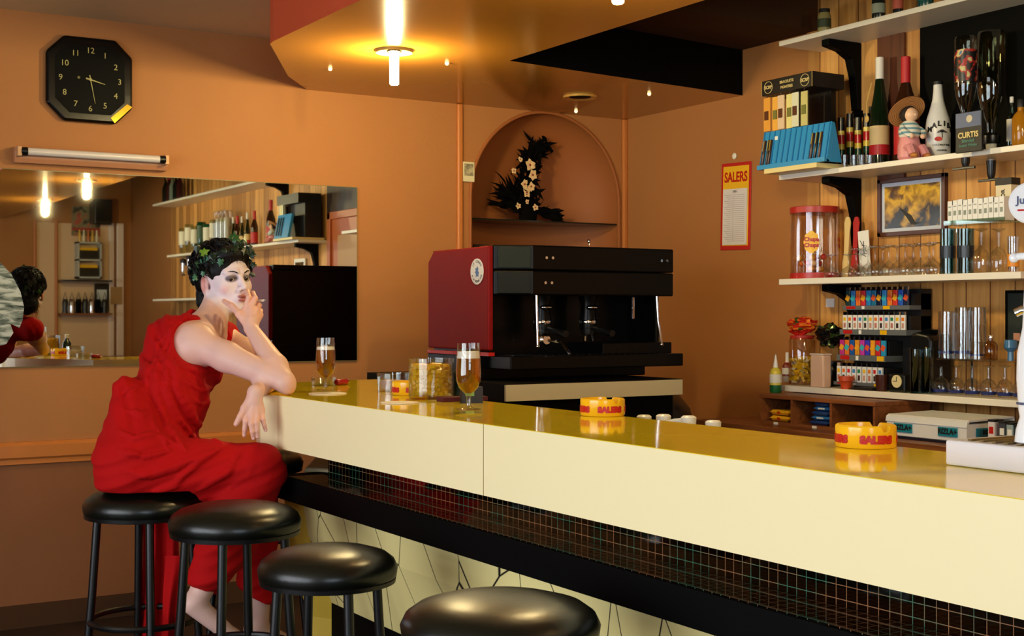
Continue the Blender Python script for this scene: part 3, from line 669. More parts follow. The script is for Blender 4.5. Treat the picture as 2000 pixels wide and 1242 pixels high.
# dark things between jar, beer and machine
p = atz(893, 778, BZ); t = T('spray_bottle', 'dark green bottle with white cap behind the front beer glass', 'bottle', (p.x+.04, p.y+.05, BZ))
B().lathe([(.024, 0), (.026, .01), (.026, .07), (.012, .09), (.011, .10)], 20).build('body', mat('bottle_dark_green', (20, 44, 34), .15), t, smooth=True)
B().lathe([(.013, .10), (.013, .122), (.01, .125)], 16).build('cap', WHITE, t, smooth=True)
p = atz(925, 792, BZ); t = T('matchbox', 'small black box with a green mark right of the front beer glass', 'box', (p.x+.05, p.y+.10, BZ), -.3)
B().box(-.03, .03, -.015, .015, 0, .045).build('carton', BLKP, t); B().box(-.02, .005, -.0158, -.015, .02, .032).build('printed_mark', mat('green_mark', (110, 150, 70), .5), t)
p = atz(862, 790, BZ)
tag(B().prism([(-.07, -.02), (.07, -.03), (.08, .03), (-.06, .04)], 0, .012).build('folded_cloth', mat('dark_red_cloth', (84, 14, 22), .8), loc=(p.x+.12, p.y+.1, BZ+.0005)), 'dark red folded cloth between the jar and the front beer glass', 'cloth')
# white taps rising behind the bar
SINKM = mat('tap_white', (236, 232, 214), .3)
for i, (px, py, w_) in enumerate(((1258, 818, 20), (1296, 817, 20), (1345, 820, 26), (1393, 829, 30))):
    X = 2.06; q = atx(px, py, X); t = T('push_tap', ['leftmost of the small white knobs behind the bar edge', 'second small white knob from the left behind the bar edge', 'white knob with a side lever behind the bar edge', 'rightmost small white knob behind the bar edge'][i], 'tap', (q.x, q.y, q.z), 0, 'white knobs behind the bar')
    B().lathe([(.006, -.16), (.006, -.012)], 10).build('stem', CHROME, t)
    B().lathe([(.012, -.014), (.018, -.010), (.019, .006), (.014, .010), (1e-4, .011)], 18).build('knob', SINKM, t, smooth=True)
    if i == 2: B().tube([(0, 0, 0), (-.02, .03, -.004), (-.03, .055, -.012)], .006, 8).build('lever', SINKM, t, smooth=True)
t = T('sink_unit', 'dark under-counter drainer behind the bar carrying the white knobs', 'sink', (0, 0, 0))
B().box(1.99, 2.16, 2.1, 3.85, 0, .955).build('cabinet', BLACK, t)
# steel drip tray box on the bar
q = atz(1846, 945, BZ); m = mpp(1846, 945)
zt2 = BZ+ (945-862)*m
t = T('drip_tray_box', 'shiny steel drip tray box under the beer tap at the right edge', 'drip tray', (1.75, 0, BZ))
y1 = q.y
yb_ = atx(1846, 930, 1.765).y
hh = .042
SATIN = mat('steel_box', (240, 241, 248), .2, metal=.25, spec=.8)  # bright window reflections put into the whitish, barely metallic base colour
B().box(.015, .175, .9, yb_, .0005, hh).build('body', SATIN, t, bevel=.004)
gb = B()
for k in range(40): 
    yy = .95+k*.0235
    if yy < yb_-.03: gb.box(.03, .165, yy, yy+.008, hh+.0005, hh+.003)
gb.build('grille', mat('grille_brown', (120, 98, 60), .35, metal=.5), t)
# ================================================================== shelves on the pine wall
XS = 4.15
Z1, Z2, Z3, Z4 = 2.572, 1.972, 1.506, 1.031
def shelf(label, z, y0, y1, xf=XS, th=.02, m=None):
    return tag(B().box(xf, XW-.013, y0, y1, z-th, z).build('wall_shelf', m or SHELFW, bevel=.002), label, 'shelf', 'white shelf boards on the pine wall')
shelf('topmost white shelf board, near the ceiling', Z1, 2.75, 4.48, th=.022)
shelf('second white shelf board, carrying bottles and the doll', Z2, 2.75, 4.48, th=.022)
shelf('third white shelf board, carrying the upturned glasses', Z3, 3.2, 4.48, th=.026)
shelf('lowest white shelf board, carrying the lighter display', Z4, 2.75, 4.48, th=.026)
def bracket(label, y, z):
    t = T('shelf_bracket', label, 'bracket', (XW-.013, y, z), 0, 'black shelf brackets')
    B().prismy([(0, -.30), (-.02, -.30), (-.035, -.16), (-.06, -.075), (-.12, -.045), (-.20, -.03), (-.20, -.001), (0, -.001)], -.022, .022).build('arm', BLACK, t, bevel=.003)
    B().box(-.006, 0, -.03, .03, -.33, -.30).build('wall_plate', BLACK, t)
yb1 = onx(1664, XW-.05, 1)[0].y
for z, nm in ((Z1-.022, 'topmost'), (Z2-.022, 'second'), (Z3-.026, 'third')): bracket('black curved bracket under the %s shelf board' % nm, yb1, z)
# dark reddish upright strip and black backboard behind the bottles
def yx(px, X=XW-.02): return onx(px, X, 1)[0].y
tag(B().box(XW-.028, XW-.013, yx(1768), yx(1716), Z2-.05, Z1-.022).build('upright_strip', wood('reddish_dark_grain', (70, 34, 18), (96, 50, 28), 'z')), 'dark reddish upright strip behind the bottle with the white cap', 'board')
tag(B().box(XW-.03, XW-.013, 2.75, yx(1800), Z2-.0005, Z1-.022).build('backboard', BLACK), 'black backboard behind the upturned spirit bottles', 'board')
# ---------- pen and strap display at the left end
yA = onx(1492, 4.06, 1)[0].y; yB2 = onx(1578, 4.06, 1)[0].y
tag(B().box(4.06, XW-.02, yB2-.05, yA, Z2+.0005, Z2+.022).build('small_board', mat('yellowed_board', (232, 214, 150), .4), bevel=.002), 'short yellowed board under the blue pen display', 'board')
t = T('watch_strap_display', 'black-topped display stand of hanging packets reading BRACELETS MONTRES', 'display stand', (4.10, 4.218, Z2+.022))
zt_ = 2.396-t.location.z; zb_ = 2.330-t.location.z; Ld = .322
CARTB = mat('black_carton', (18, 15, 14), .4)
B().box(0, .19, 0, Ld, zb_, zt_).build('header_box', CARTB, t, bevel=.002)
B().box(.15, .18, .04, Ld-.04, 0, zb_).build('post', BPLAS, t)
EDG = mat('gold_edge', (190, 156, 84), .4)
B().box(-.001, .0, Ld-.004, Ld, zb_, zt_).box(-.001, .0, 0, .003, zb_, zt_).build('gold_border', EDG, t)
PG = mat('pale_gold_print', (224, 200, 130), .5)
for yy in (.045, .275):
    zc = (zt_+zb_)/2
    ring = B().tube([(-.0015, yy+.026*math.cos(a), zc+.026*math.sin(a)) for a in [2*PI*k/24 for k in range(25)]], .0014, 5, caps=False).build('emblem_ring', PG, t)
    lettering('SCRP', .020, PG, t, (-.0015, yy, zc), FX, bold=.0006)
lettering('BRACELETS', .017, PG, t, (-.0015, .158, (zt_+zb_)/2+.011), FX, bold=.0003); lettering('MONTRES', .017, PG, t, (-.0015, .158, (zt_+zb_)/2-.012), FX, bold=.0003)
pk = [(230, 160, 60), (240, 176, 70), (226, 196, 160), (232, 220, 140), (220, 220, 190), (200, 190, 120)]
for i in range(6):
    yy = Ld-.035-i*.045; c = T('hanging_packet', ['far left orange', 'second orange', 'pale pink', 'yellow green', 'cream', 'rightmost olive'][i]+' packet hanging under the black display header', 'packet', (4.10+.0+.01*(i%2), 4.218+yy, Z2+.022+zb_-.012), 0, 'packets hanging in the display')
    col = mat('packet_%d' % i, pk[i], .4)
    B().box(0, .006, -.020, .020, -.15, 0).build('card', col, c, bevel=.001)
    B().box(-.004, 0, -.012, .012, -.10, -.06).build('blister', mat('packet_dark_%d' % (i % 2), [(90, 50, 30), (120, 120, 60)][i % 2], .3), c)
    B().tube([(.003, 0, 0), (.003, 0, .012)], .002, 6).build('hook', CHROME, c)
yC, yD = onx(1482, 4.08, 1)[0].y, onx(1614, 4.08, 1)[0].y
t = T('pen_display', 'sky-blue ribbed display case of pens on the second shelf', 'display case', (4.08, yD, Z2+.023))
Lp = yC-yD; BLUEP = mat('sky_blue_plastic', (50, 148, 206), .35)
b = B(); b.prismy([(0, 0), (.018, 0), (.05, .168), (.032, .172)], 0, Lp).prismy([(.018, 0), (.09, 0), (.05, .168)], .0, .003)
b.prismy([(-.012, 0), (.018, 0), (.018, .006), (-.012, .02)], 0, Lp)
b.build('case', BLUEP, t, bevel=.001)
rb = B()
for k in range(13): yy = .008+k*(Lp-.016)/12; rb.prismy([(-.003, .012), (.002, .012), (.034, .172), (.029, .172)], yy-.0025, yy+.0025)
rb.build('ribs', mat('blue_rib', (36, 118, 176), .35), t)
for k in (0, 1, 2, 3, 10, 11, 12):
    yy = .02+(12-k)*(Lp-.04)/12.6 if k < 5 else .03+(12-k)*.027
    yy = {0: Lp-.022, 1: Lp-.048, 2: Lp-.062, 3: Lp-.09, 10: .095, 11: .07, 12: .045}[k]
    if k == 3: continue
    p = T('pen', {0: 'dark brown pen at the far left', 1: 'black pen second from the left', 2: 'black pen third from the left', 10: 'black pen left in the right-hand trio', 11: 'brown pen in the middle of the right-hand trio', 12: 'black pen right in the right-hand trio'}[k]+' of the blue display', 'pen', (4.08-.004, yD+yy, Z2+.026), 0, 'pens in the blue display'); p.rotation_euler = (0, math.radians(11), 0)
    B().lathe([(.003, .015), (.0065, .02), (.0065, .085), (.006, .13), (.004, .132)], 10).build('barrel', BPLAS if k % 2 else mat('brown_plastic', (60, 30, 22), .3), p, smooth=True)
    B().box(-.009, -.0065, -.002, .002, .08, .128).build('clip', GOLD, p)
tag(B().box(0, .001, -.012, .012, -.008, .008).build('price_label', WHTP, loc=(4.104, yD+Lp-.085, Z2+.16)), 'small white price label stuck on the blue pen display', 'label')
# ---------- bottle builder
def prof_bottle(h, r, kind='wine'):
    if kind == 'wine': return [(r*.9, 0), (r, .004), (r, h*.52), (r*.94, h*.58), (r*.62, h*.68), (r*.42, h*.76), (r*.36, h*.84), (r*.36, h)]
    if kind == 'flute': return [(r*.9, 0), (r, .004), (r, h*.42), (r*.9, h*.52), (r*.6, h*.68), (r*.40, h*.82), (r*.36, h)]
    if kind == 'cone': return [(r*.9, 0), (r, .006), (r, h*.45), (r*.92, h*.55), (r*.66, h*.68), (r*.46, h*.80), (r*.38, h*.92), (r*.36, h)]
    return [(r*.9, 0), (r, .004), (r, h*.62), (r*.8, h*.70), (r*.38, h*.78), (r*.34, h)]
def bottle(label, pos, h, r, kind, gm, capm, cap=(.82, 1.0), lab=None, labz=(.12, .42), name='bottle', group='bottles on the second shelf', cat='bottle', capname='cap'):
    t = T(name, label, cat, pos, 0, group)
    pr = prof_bottle(h, r, kind)
    B().lathe(pr, 28).build('glass_body', gm, t, smooth=True)
    rc = r*.42
    B().lathe([(rc, h*cap[0]), (rc, h*cap[1]), (rc*.9, h*cap[1]+.002), (1e-4, h*cap[1]+.002)], 20).build(capname, capm, t, smooth=True)
    if lab: B().shell([(r+.0012, h*labz[0]), (r+.0012, h*labz[1])], 28).build('label_paper', lab, t, smooth=True)
    return t
GREEN = mat('bottle_green', (26, 44, 22), .08, spec=.7); GREEN.node_tree.nodes['Principled BSDF'].inputs['Transmission Weight'].default_value = .5
BROWNG = mat('bottle_brown', (52, 26, 12), .08, spec=.7)
PALEG = glass('pale_green_glass', (.85, .95, .75), .9)
LAB1 = mat('label_cream', (228, 200, 140), .6); LABR = mat('label_red', (190, 30, 36), .5); LABW = mat('label_white', (230, 226, 214), .5)
def shp(px, z, X, ytop, w):      # position, height (from its base to pixel row ytop) and radius (from pixel width) of a thing on plane x = X
    p, m = onx(px, X, z); base = 613-(z-H)/m; return p, (base-ytop)*m, w*m/2
p, h, r = shp(1718, Z2, 4.335, 113, 38)
t = bottle('tall green bottle with a white cap and cream label', p, h, r, 'flute', GREEN, LABW, (.80, 1), LAB1, (.12, .38))
B().shell([(r+.002, h*.12), (r+.002, h*.21)], 28).build('red_band', LABR, t)
B().tube([(-r*.5, r*.6, h*.78), (-r*.9, r*.9, h*.6), (-r*1.05, r*.75, h*.48)], .003, 6).ball((-r*1.05, r*.75, h*.45), .012, 8, (.4, 1, 1.3)).build('hanging_tag', mat('tag_yellow', (206, 170, 90), .5), t)
p, h, r = shp(1769, Z2, 4.335, 112, 44)
t = bottle('dark brown bottle with a red capsule behind the straw-hatted doll', p, h, r, 'wine', BROWNG, LABR, (.76, 1), LABR, (.1, .40)); 
lettering('J&B', r*.7, WHTP, t, (0, 0, h*.26), rot=(0, 0, -YAW), bend=r+.0015)
p, h, r = shp(1832, Z2, 4.31, 166, 47)
MALW = mat('bottle_white', (236, 234, 226), .3)
t = bottle('white opaque bottle with palm picture and arched black lettering', p, h, r, 'cone', MALW, BLKP, (1.0, 1.04))
for i, ch in enumerate('MALIBU'):
    a = (i-2.5)*.40; lettering(ch, .028, BLKP, t, (0, 0, h*.47-abs(a)**2*.022), rot=(0, 0, -YAW+a), bend=r+.001, bold=.0014)
pm = B(); 
for k in range(7):
    a = PI*k/6; pm.tube([(0, 0, 0), (.010*math.cos(a), 0, .010*math.sin(a)), (.019*math.cos(a), 0, .009*math.sin(a)-.003)], .0016, 5)
pm.tube([(0, 0, 0), (.002, 0, -.022)], .0016, 5)
pz = Vector((math.sin(-YAW)*(r+.001), -math.cos(-YAW)*(r+.001), h*.36)); o = pm.build('palm_picture', BLKP, t, loc=pz); o.rotation_euler = (0, 0, -YAW)
o = B().lathe([(.015, 0), (.015, .001)], 20, rot=Matrix.Rotation(PI/2, 3, 'X')).build('red_sun', mat('sun_red', (214, 60, 40), .5), t, loc=Vector((math.sin(-YAW-.28)*(r+.0), -math.cos(-YAW-.28)*(r+.0), h*.27))); o.rotation_euler = (0, 0, -YAW-.28); o.scale = (1, 1, .6)
lettering('COCONUT RUM', .010, BLKP, t, (0, 0, h*.19), rot=(0, 0, -YAW), bend=r+.001)
lettering('LIQUEUR', .010, BLKP, t, (0, 0, h*.12), rot=(0, 0, -YAW), bend=r+.001)
# banded miniature tubes
bands = [((14, 12, 12), 0, .30), ((20, 60, 40), .30, .42), ((224, 190, 60), .42, .52), ((196, 30, 30), .52, .68), ((222, 196, 84), .68, .76), ((14, 14, 20), .76, 1)]
for i, px in enumerate((1643, 1660, 1676, 1693)):
    p, h, r = shp(px, Z2, 4.33, 222 if i % 2 else 230, 14)
    t = T('liqueur_miniature', ['leftmost', 'second', 'third', 'rightmost'][i]+' of the slim banded miniature bottles beside the blue display', 'miniature bottle', p, 0, 'slim banded miniatures')
    for c, a0, a1 in bands:
        B().lathe([(r, h*a0), (r, h*a1), (r*.6 if a1 == 1 else r, h*a1+.001)], 16).build('band', mat('band_%d_%d' % (c[0], c[1]), c, .2), t, smooth=True)
for i, px in enumerate((1650, 1668, 1684, 1700)):
    p, h, r = shp(px, Z2, 4.19, 303, 15)
    t = tag(B().lathe([(r*.75, 0), (r, h), (r*.9, h), (r*.7, .008), (1e-4, .008)], 18).build('shot_glass', CLEAR, smooth=True, loc=p), ['leftmost', 'second', 'third', 'rightmost'][i]+' little shot glass at the front edge of the second shelf', 'shot glass', 'shot glasses on the second shelf')
t = T('dark_bottle', 'squat black bottle between the miniatures and the white-capped bottle', 'bottle', shp(1701, Z2, 4.38, 205, 30)[0]); _, h, r = shp(1690, Z2, 4.38, 210, 24)
B().lathe(prof_bottle(h, r, 'sq'), 20).build('body', BPLAS, t, smooth=True)
# ---------- doll with a straw hat
p, h, r = shp(1776, Z2, 4.195, 200, 50); k = h/.24
t = T('doll', 'ceramic doll in a straw hat, striped jumper and pink trousers', 'figurine', p, -YAW-PI/2+.35, None); t.scale = (k, k, k)
# local: facing +x is front
SKC = mat('doll_skin', (240, 196, 160), .35)
PINK = mat('doll_pink', (226, 150, 150), .4)
def stripes(nt, b, v):
    wv = nt.nodes.new('ShaderNodeTexWave'); wv.bands_direction = 'Z'; wv.inputs['Scale'].default_value = 16; nt.links.new(v, wv.inputs['Vector'])
    nt.links.new(ramp(nt, wv.outputs['Fac'], [(.4, srgb(238, 232, 214)), (.6, srgb(110, 160, 176))], 'CONSTANT'), b.inputs['Base Color'])
STR = texmat('doll_striped', stripes, .4)
B().lathe([(.035, .09), (.042, .10), (.044, .125), (.035, .15), (.018, .165), (1e-4, .168)], 20).tube([(0, .035, .14), (.03, .05, .115), (.05, .03, .095)], .012, 8).tube([(0, -.035, .14), (.03, -.05, .115), (.05, -.03, .095)], .012, 8).build('jumper', STR, t, smooth=True)
B().lathe([(.04, 0), (.048, .01), (.046, .06), (.038, .095), (1e-4, .1)], 20).tube([(0, .022, .05), (.05, .03, .045), (.065, .032, .015)], .019, 8).tube([(0, -.022, .05), (.05, -.03, .045), (.065, -.032, .015)], .019, 8).build('trousers', PINK, t, smooth=True)
for s_ in (-1, 1): B().ball((.075, s_*.033, .012), .014, 8, (1.4, 1, .8)).build('shoe', mat('doll_shoe', (190, 120, 50), .4), t, smooth=True)
hd = B().ball((.008, 0, .188), .030, 12, (1, 1, 1.02)).ball((.04, 0, .184), .006, 6).build('head', SKC, t, smooth=True)
B().ball((.052, .028, .094), .011, 8).build('hand', SKC, t, smooth=True); B().ball((.052, -.028, .094), .011, 8).build('hand', SKC, t, smooth=True)
B().ball((-.008, 0, .192), .035, 12, (1, 1.05, 1.1)).build('hair', mat('doll_hair', (34, 18, 10), .8), t, smooth=True)
Mh = Matrix.Rotation(-.75, 3, 'Y')
def straw(nt, b, v):
    wv = nt.nodes.new('ShaderNodeTexWave'); wv.wave_type = 'RINGS'; wv.rings_direction = 'Z'; wv.inputs['Scale'].default_value = 40; nt.links.new(v, wv.inputs['Vector'])
    nt.links.new(ramp(nt, wv.outputs['Fac'], [(.2, srgb(150, 92, 44)), (.8, srgb(206, 146, 82))]), b.inputs['Base Color'])
STRAW = texmat('straw', straw, .7)
ho = B().lathe([(.079, -.002), (.08, .002), (.045, .004), (.036, .01), (.032, .03), (.018, .04), (1e-4, .042), ], 32).lathe([(.079, -.003), (.044, .0), (.034, .004)], 32).build('straw_hat', STRAW, t, smooth=True, loc=(-.018, 0, .205)); ho.rotation_euler = (0, -.75, 0)
# ---------- upturned spirit bottles on dispensers (optics)
def optic(label, px, z_bot, ytop, w, gm, labm=None, sp=YELP, x=4.20, group='upturned spirit bottles'):
    p, m = onx(px, x, z_bot); h = (613-ytop)*m+H-z_bot; r = w*m/2
    t = T('upturned_bottle', label, 'bottle', (p.x, p.y, z_bot), 0, group)
    B().lathe([(1e-4, h), (r*.9, h), (r, h-.01), (r, h*.45), (r*.8, h*.32), (r*.35, h*.16), (r*.3, .02)], 28).build('bottle_glass', gm, t, smooth=True)
    if labm: B().shell([(r+.001, h*.5), (r+.001, h*.85)], 28).build('label_paper', labm, t, smooth=True)
    B().lathe([(.030, -.012), (.034, 0), (.034, .02), (.02, .03)], 20).build('clamp', BPLAS, t, smooth=True)
    B().lathe([(.010, -.075), (.017, -.06), (.021, -.012)], 16).build('measure', sp, t, smooth=True)
    B().lathe([(.010, -.15), (.016, -.13), (.019, -.076)], 16).build('push_valve', BPLAS, t, smooth=True)
    B().obox((-.01, 0, -.152), .005, .052, .005).build('push_bar', BPLAS, t, bevel=.002)
    return t
zO = Z2+.03
optic('large clear upturned spirit bottle behind the black whisky sign', 1936, zO+.02, 62, 54, glass('smoky_glass', (.75, .74, .5), .82), None, mat('tap_white', (236, 232, 214), .3), x=4.30)
def poster(nt, b, v):
    f = noise(nt, mapping(nt, v, (1, 1, 1)), 26, 2); nt.links.new(ramp(nt, f, [(.4, srgb(18, 16, 20)), (.52, srgb(160, 40, 34)), (.6, srgb(190, 180, 120)), (.7, srgb(70, 110, 160))], 'CONSTANT'), b.inputs['Base Color'])
optic('upturned spirit bottle with a bright patterned label, left of the large clear one', 1886, zO+.06, 72, 42, glass('clear_spirit', (.9, .9, .8), .9), texmat('patterned_label', poster, .4), YELP, x=4.17)
# black whisky sign in front
q0, m0 = onx(1866, 4.10, 1); q1, _ = onx(1917, 4.10, 1)
ztop = 1.35+(613-222)*m0; zbot = 1.35+(613-300)*m0; Ls = q0.y-q1.y
t = T('whisky_sign', 'black and blue whisky sign box lettered CURTIS on the dispenser', 'sign', (4.10, q1.y, zbot))
B().box(0, .012, 0, Ls, 0, ztop-zbot).build('sign_board', BLKP, t, bevel=.002)
B().box(-.0012, 0, Ls*.02, Ls*.98, (ztop-zbot)*.62, (ztop-zbot)*.98).build('blue_panel', mat('sign_blue', (44, 70, 120), .4), t)
B().lathe([(.014, 0), (.014, .001)], 20, (-.0012, Ls*.45, (ztop-zbot)*.82), Matrix.Rotation(-PI/2, 3, 'Y')).build('face_medallion', mat('medallion', (200, 188, 160), .5), t)
lettering('CURTIS', .030, PG, t, (-.0016, Ls*.5, (ztop-zbot)*.42), FX, bold=.0008, sx=.95)
lettering('Blended', .018, mat('teal_print', (90, 150, 130), .5), t, (-.0016, Ls*.5, (ztop-zbot)*.28), FX)
lettering('Scotch Whisky', .014, MATS['teal_print'], t, (-.0016, Ls*.5, (ztop-zbot)*.17), FX)
# slim bottles farther right
p, h, r = shp(1976, Z2, 4.33, 190, 18); bottle('slim pale bottle right of the upturned bottles', p, h, r, 'wine', PALEG, LABW, (.9, 1), LABW, (.2, .6))
p, h, r = shp(1994, Z2, 4.30, 195, 34); bottle('amber bottle at the right photo edge on the second shelf', p, h, r, 'sq', mat('amber_glass', (170, 110, 20), .1), BLKP, (.85, 1))
# ---------- topmost shelf
def topjar(label, px, ytop, w, c, c2):
    p, h, r = shp(px, Z1, 4.24, ytop, w)
    t = T('preserve_jar', label, 'jar', p, 0, 'jars on the topmost shelf')
    B().lathe([(r*.9, 0), (r, .006), (r, h*.75), (r*.8, h*.85), (r*.8, h*.86), (1e-4, h*.86)], 20).build('jar_body', mat('jar_%d' % c[0], c, .2), t, smooth=True)
    B().lathe([(r*.85, h*.86), (r*.85, h), (1e-4, h)], 20).build('lid', BLKP, t, smooth=True)
    B().shell([(r+.001, h*.3), (r+.001, h*.62)], 20).build('label_paper', mat('jarlab_%d' % c2[0], c2, .5), t)
topjar('dark jar with a pale green label at the left of the topmost shelf', 1610, 18, 26, (150, 140, 90), (52, 62, 40))
topjar('dark jar with pale base in the middle of the topmost shelf', 1716, -14, 26, (30, 34, 30), (150, 160, 140))
topjar('dark jar with a red and white label on the topmost shelf', 1754, -20, 20, (20, 22, 22), (190, 90, 70))
topjar('teal jar on the topmost shelf', 1808, -40, 30, (24, 78, 76), (20, 90, 90))
topjar('black jar at the right of the topmost shelf', 1860, -60, 30, (16, 16, 18), (40, 40, 44))
# ================================================================== third shelf
p, h, r = shp(1591, Z3, 4.29, 405, 93)
t = T('lollipop_drum', 'clear drum with red lid and yellow flower emblem reading Chupa Chups', 'drum', p)
DRUM = glass('drum_plastic', (1, .9, .75), .9, .05, (.95, .95, 1))
B().shell([(r, .02), (r, h-.02)], 40).build('drum_wall', DRUM, t, smooth=True)
RL = mat('drum_red', (176, 40, 34), .35)
B().lathe([(r*.98, h-.03), (r+.003, h-.028), (r+.003, h-.002), (r, h), (1e-4, h)], 40).build('lid', RL, t, smooth=True)
B().lathe([(r+.002, 0), (r+.002, .026), (r, .027), (1e-4, .027)], 40).build('base', RL, t, smooth=True)
for da, nm in ((-.35, 0), (1.25, 1)):
    zc = h*.50; fl_ = B()
    for kk in range(8):
        a = 2*PI*kk/8; cx_, cz_ = .020*math.cos(a), .034*math.sin(a); vs = []
        for j in range(14):
            b_ = 2*PI*j/14; X = cx_+.016*math.cos(b_); Zz = cz_+.016*math.sin(b_); an_ = X/(r+.001); vs.append(((r+.001+.0002*kk)*math.sin(an_), -(r+.001+.0002*kk)*math.cos(an_), zc+Zz))
        fl_.add(vs, [tuple(range(14))])
    vs = []
    for j in range(20):
        b_ = 2*PI*j/20; X = .024*math.cos(b_); Zz = .036*math.sin(b_); an_ = X/(r+.0028); vs.append(((r+.0028)*math.sin(an_), -(r+.0028)*math.cos(an_), zc+Zz))
    fl_.add(vs, [tuple(range(20))])
    o = fl_.build('flower_emblem', mat('emblem_yellow', (246, 190, 20), .4), t); o.rotation_euler = (0, 0, -YAW+da)
    for w_, dz in (('Chupa', .012), ('Chups', -.014)): lettering(w_, .025, REDP, t, (0, 0, zc+dz), rot=(0, 0, -YAW+da), bend=r+.0034, bold=.001)
rr = random.Random(9); cols = [(226, 120, 40), (240, 190, 60), (200, 50, 40), (240, 220, 190)]
for i in range(22):
    a = rr.uniform(0, 2*PI); q = rr.uniform(.0, r-.022); lz = .045+.026*(i//8)
    l = T('lollipop', 'wrapped lollipop lying in the clear red-lidded drum', 'lollipop', p+Vector((q*math.cos(a), q*math.sin(a), lz)), 0, 'lollipops inside the drum'); l.rotation_euler = (rr.uniform(-.9, .9), rr.uniform(-.9, .9), 0)
    B().ball((0, 0, 0), .0135, 8).build('sweet', mat('lolly_%d' % (i % 4), cols[i % 4], .25), l, smooth=True)
    B().tube([(0, 0, .012), (0, 0, .05)], .0016, 5).build('stick', WHITE, l)
# wooden paddles and card
for px, c, nm in ((1650, (226, 196, 130), 'cream'), (1667, (176, 24, 24), 'red')):
    p, h, r = shp(px, Z3, 4.34, 423, 16)
    t = T('scraper', 'upright %s wooden foam scraper behind the upturned glasses' % nm, 'scraper', p, 0, 'foam scrapers'); t.rotation_euler = (.06, 0, 0)
    w_ = r; out = [(-w_*.9, 0), (w_*.9, 0), (w_*1.1, h*.25), (w_*.7, h*.42), (w_*.75, h*.7), (w_*1.0, h*.9), (w_*.6, h*.985), (0, h), (-w_*.6, h*.985), (-w_*1.0, h*.9), (-w_*.75, h*.7), (-w_*.7, h*.42), (-w_*1.1, h*.25)]
    B().prismx(out, 0, .006).build('blade', mat('scraper_'+nm, c, .45), t, bevel=.001)
p, h, r = shp(1691, Z3, 4.33, 450, 28)
t = T('greeting_card', 'white card with a small dark drawing behind the upturned glasses', 'card', p); t.rotation_euler = (-.08, 0, 0)
B().box(0, .002, -r, r, 0, h).build('card_sheet', WHTP, t)
db = B()
for a, b_ in (((-.015, h*.55), (.02, h*.8)), ((.0, h*.5), (.0, h*.78)), ((-.02, h*.66), (.015, h*.7)), ((-.01, h*.45), (.012, h*.5))): db.tube([(-.001, a[0], a[1]), (-.001, b_[0], b_[1])], .0016, 4)
db.build('drawing', BLKP, t)
# framed picture
y0_, y1_ = onx(1715, 4.39, 1)[0].y, onx(1847, 4.39, 1)[0].y; m_ = onx(1715, 4.39, 1)[1]
za, zb3 = H+(613-352)*m_, H+(613-463)*m_
t = T('framed_photo', 'framed yellow photograph of a bar interior hanging on the pine wall', 'picture', (4.405, (y0_+y1_)/2, (za+zb3)/2)); hw, hh_ = (y0_-y1_)/2, (za-zb3)/2
fr = B()
for (a, b_, c, d) in ((-hw, hw, hh_-.018, hh_), (-hw, hw, -hh_, -hh_+.018), (-hw, -hw+.018, -hh_, hh_), (hw-.018, hw, -hh_, hh_)): fr.box(-.022, 0, a, b_, c, d)
fr.build('frame', mat('frame_brown', (74, 32, 16), .35), t, bevel=.002)
B().box(-.010, 0, -hw+.018, hw-.018, -hh_+.018, hh_-.018).build('mount', mat('mount_bluewhite', (206, 214, 226), .5), t)
def photo(nt, b, v):
    f = noise(nt, v, 16, 5, .4); sx = nt.nodes.new('ShaderNodeSeparateXYZ'); nt.links.new(v, sx.inputs[0])
    g = nt.nodes.new('ShaderNodeMath'); g.operation = 'MULTIPLY_ADD'; g.inputs[1].default_value = 2.2; nt.links.new(sx.outputs['Z'], g.inputs[0]); nt.links.new(f, g.inputs[2])
    nt.links.new(ramp(nt, g.outputs[0], [(.36, srgb(16, 18, 10)), (.47, srgb(150, 112, 20)), (.6, srgb(226, 180, 50)), (.72, srgb(120, 84, 20)), (.8, srgb(70, 46, 16))]), b.inputs['Base Color'])
PH = texmat('photo_print', photo, .2)
B().box(-.0115, -.009, -hw+.034, hw-.034, -hh_+.034, hh_-.034).build('photograph', PH, t)
B().prismx([(-.06, -.075), (-.02, -.07), (.0, -.04), (.07, -.0), (.02, -.055), (.0, -.08)], -.0125, -.0115).build('dark_shape', BLKP, t)
# upturned stemmed glasses
def coupe_up():       # standing upside down: rim on the shelf, foot in the air
    t = T('stemmed_glass', 'x', 'glass', (0, 0, 0), group='upturned stemmed glasses on the third shelf')
    B().shell([(.030, 0), (.033, .012), (.034, .024), (.028, .040), (.014, .052), (.005, .060), (.0035, .066), (.0035, .108), (.006, .114), (.026, .120), (.026, .122), (.001, .122)], 24).build('bowl', CLEAR, t, smooth=True)
    B().lathe([(.0255, .1205), (.0262, .1225), (.0255, .1235)], 24).build('foot', CLEAR, t, smooth=True)
    return t
cp = coupe_up(); first = True
fr_ = [(1624, 4.176), (1657, 4.20), (1681, 4.205), (1709, 4.20), (1736, 4.205), (1768, 4.20), (1798, 4.205), (1823, 4.19)]
bk_ = [(1672, 4.30), (1696, 4.28), (1724, 4.29), (1752, 4.28), (1784, 4.28), (1815, 4.29)]
ordn = ['first', 'second', 'third', 'fourth', 'fifth', 'sixth', 'seventh', 'eighth', 'ninth', 'tenth', 'eleventh', 'twelfth', 'thirteenth', 'fourteenth', 'fifteenth']
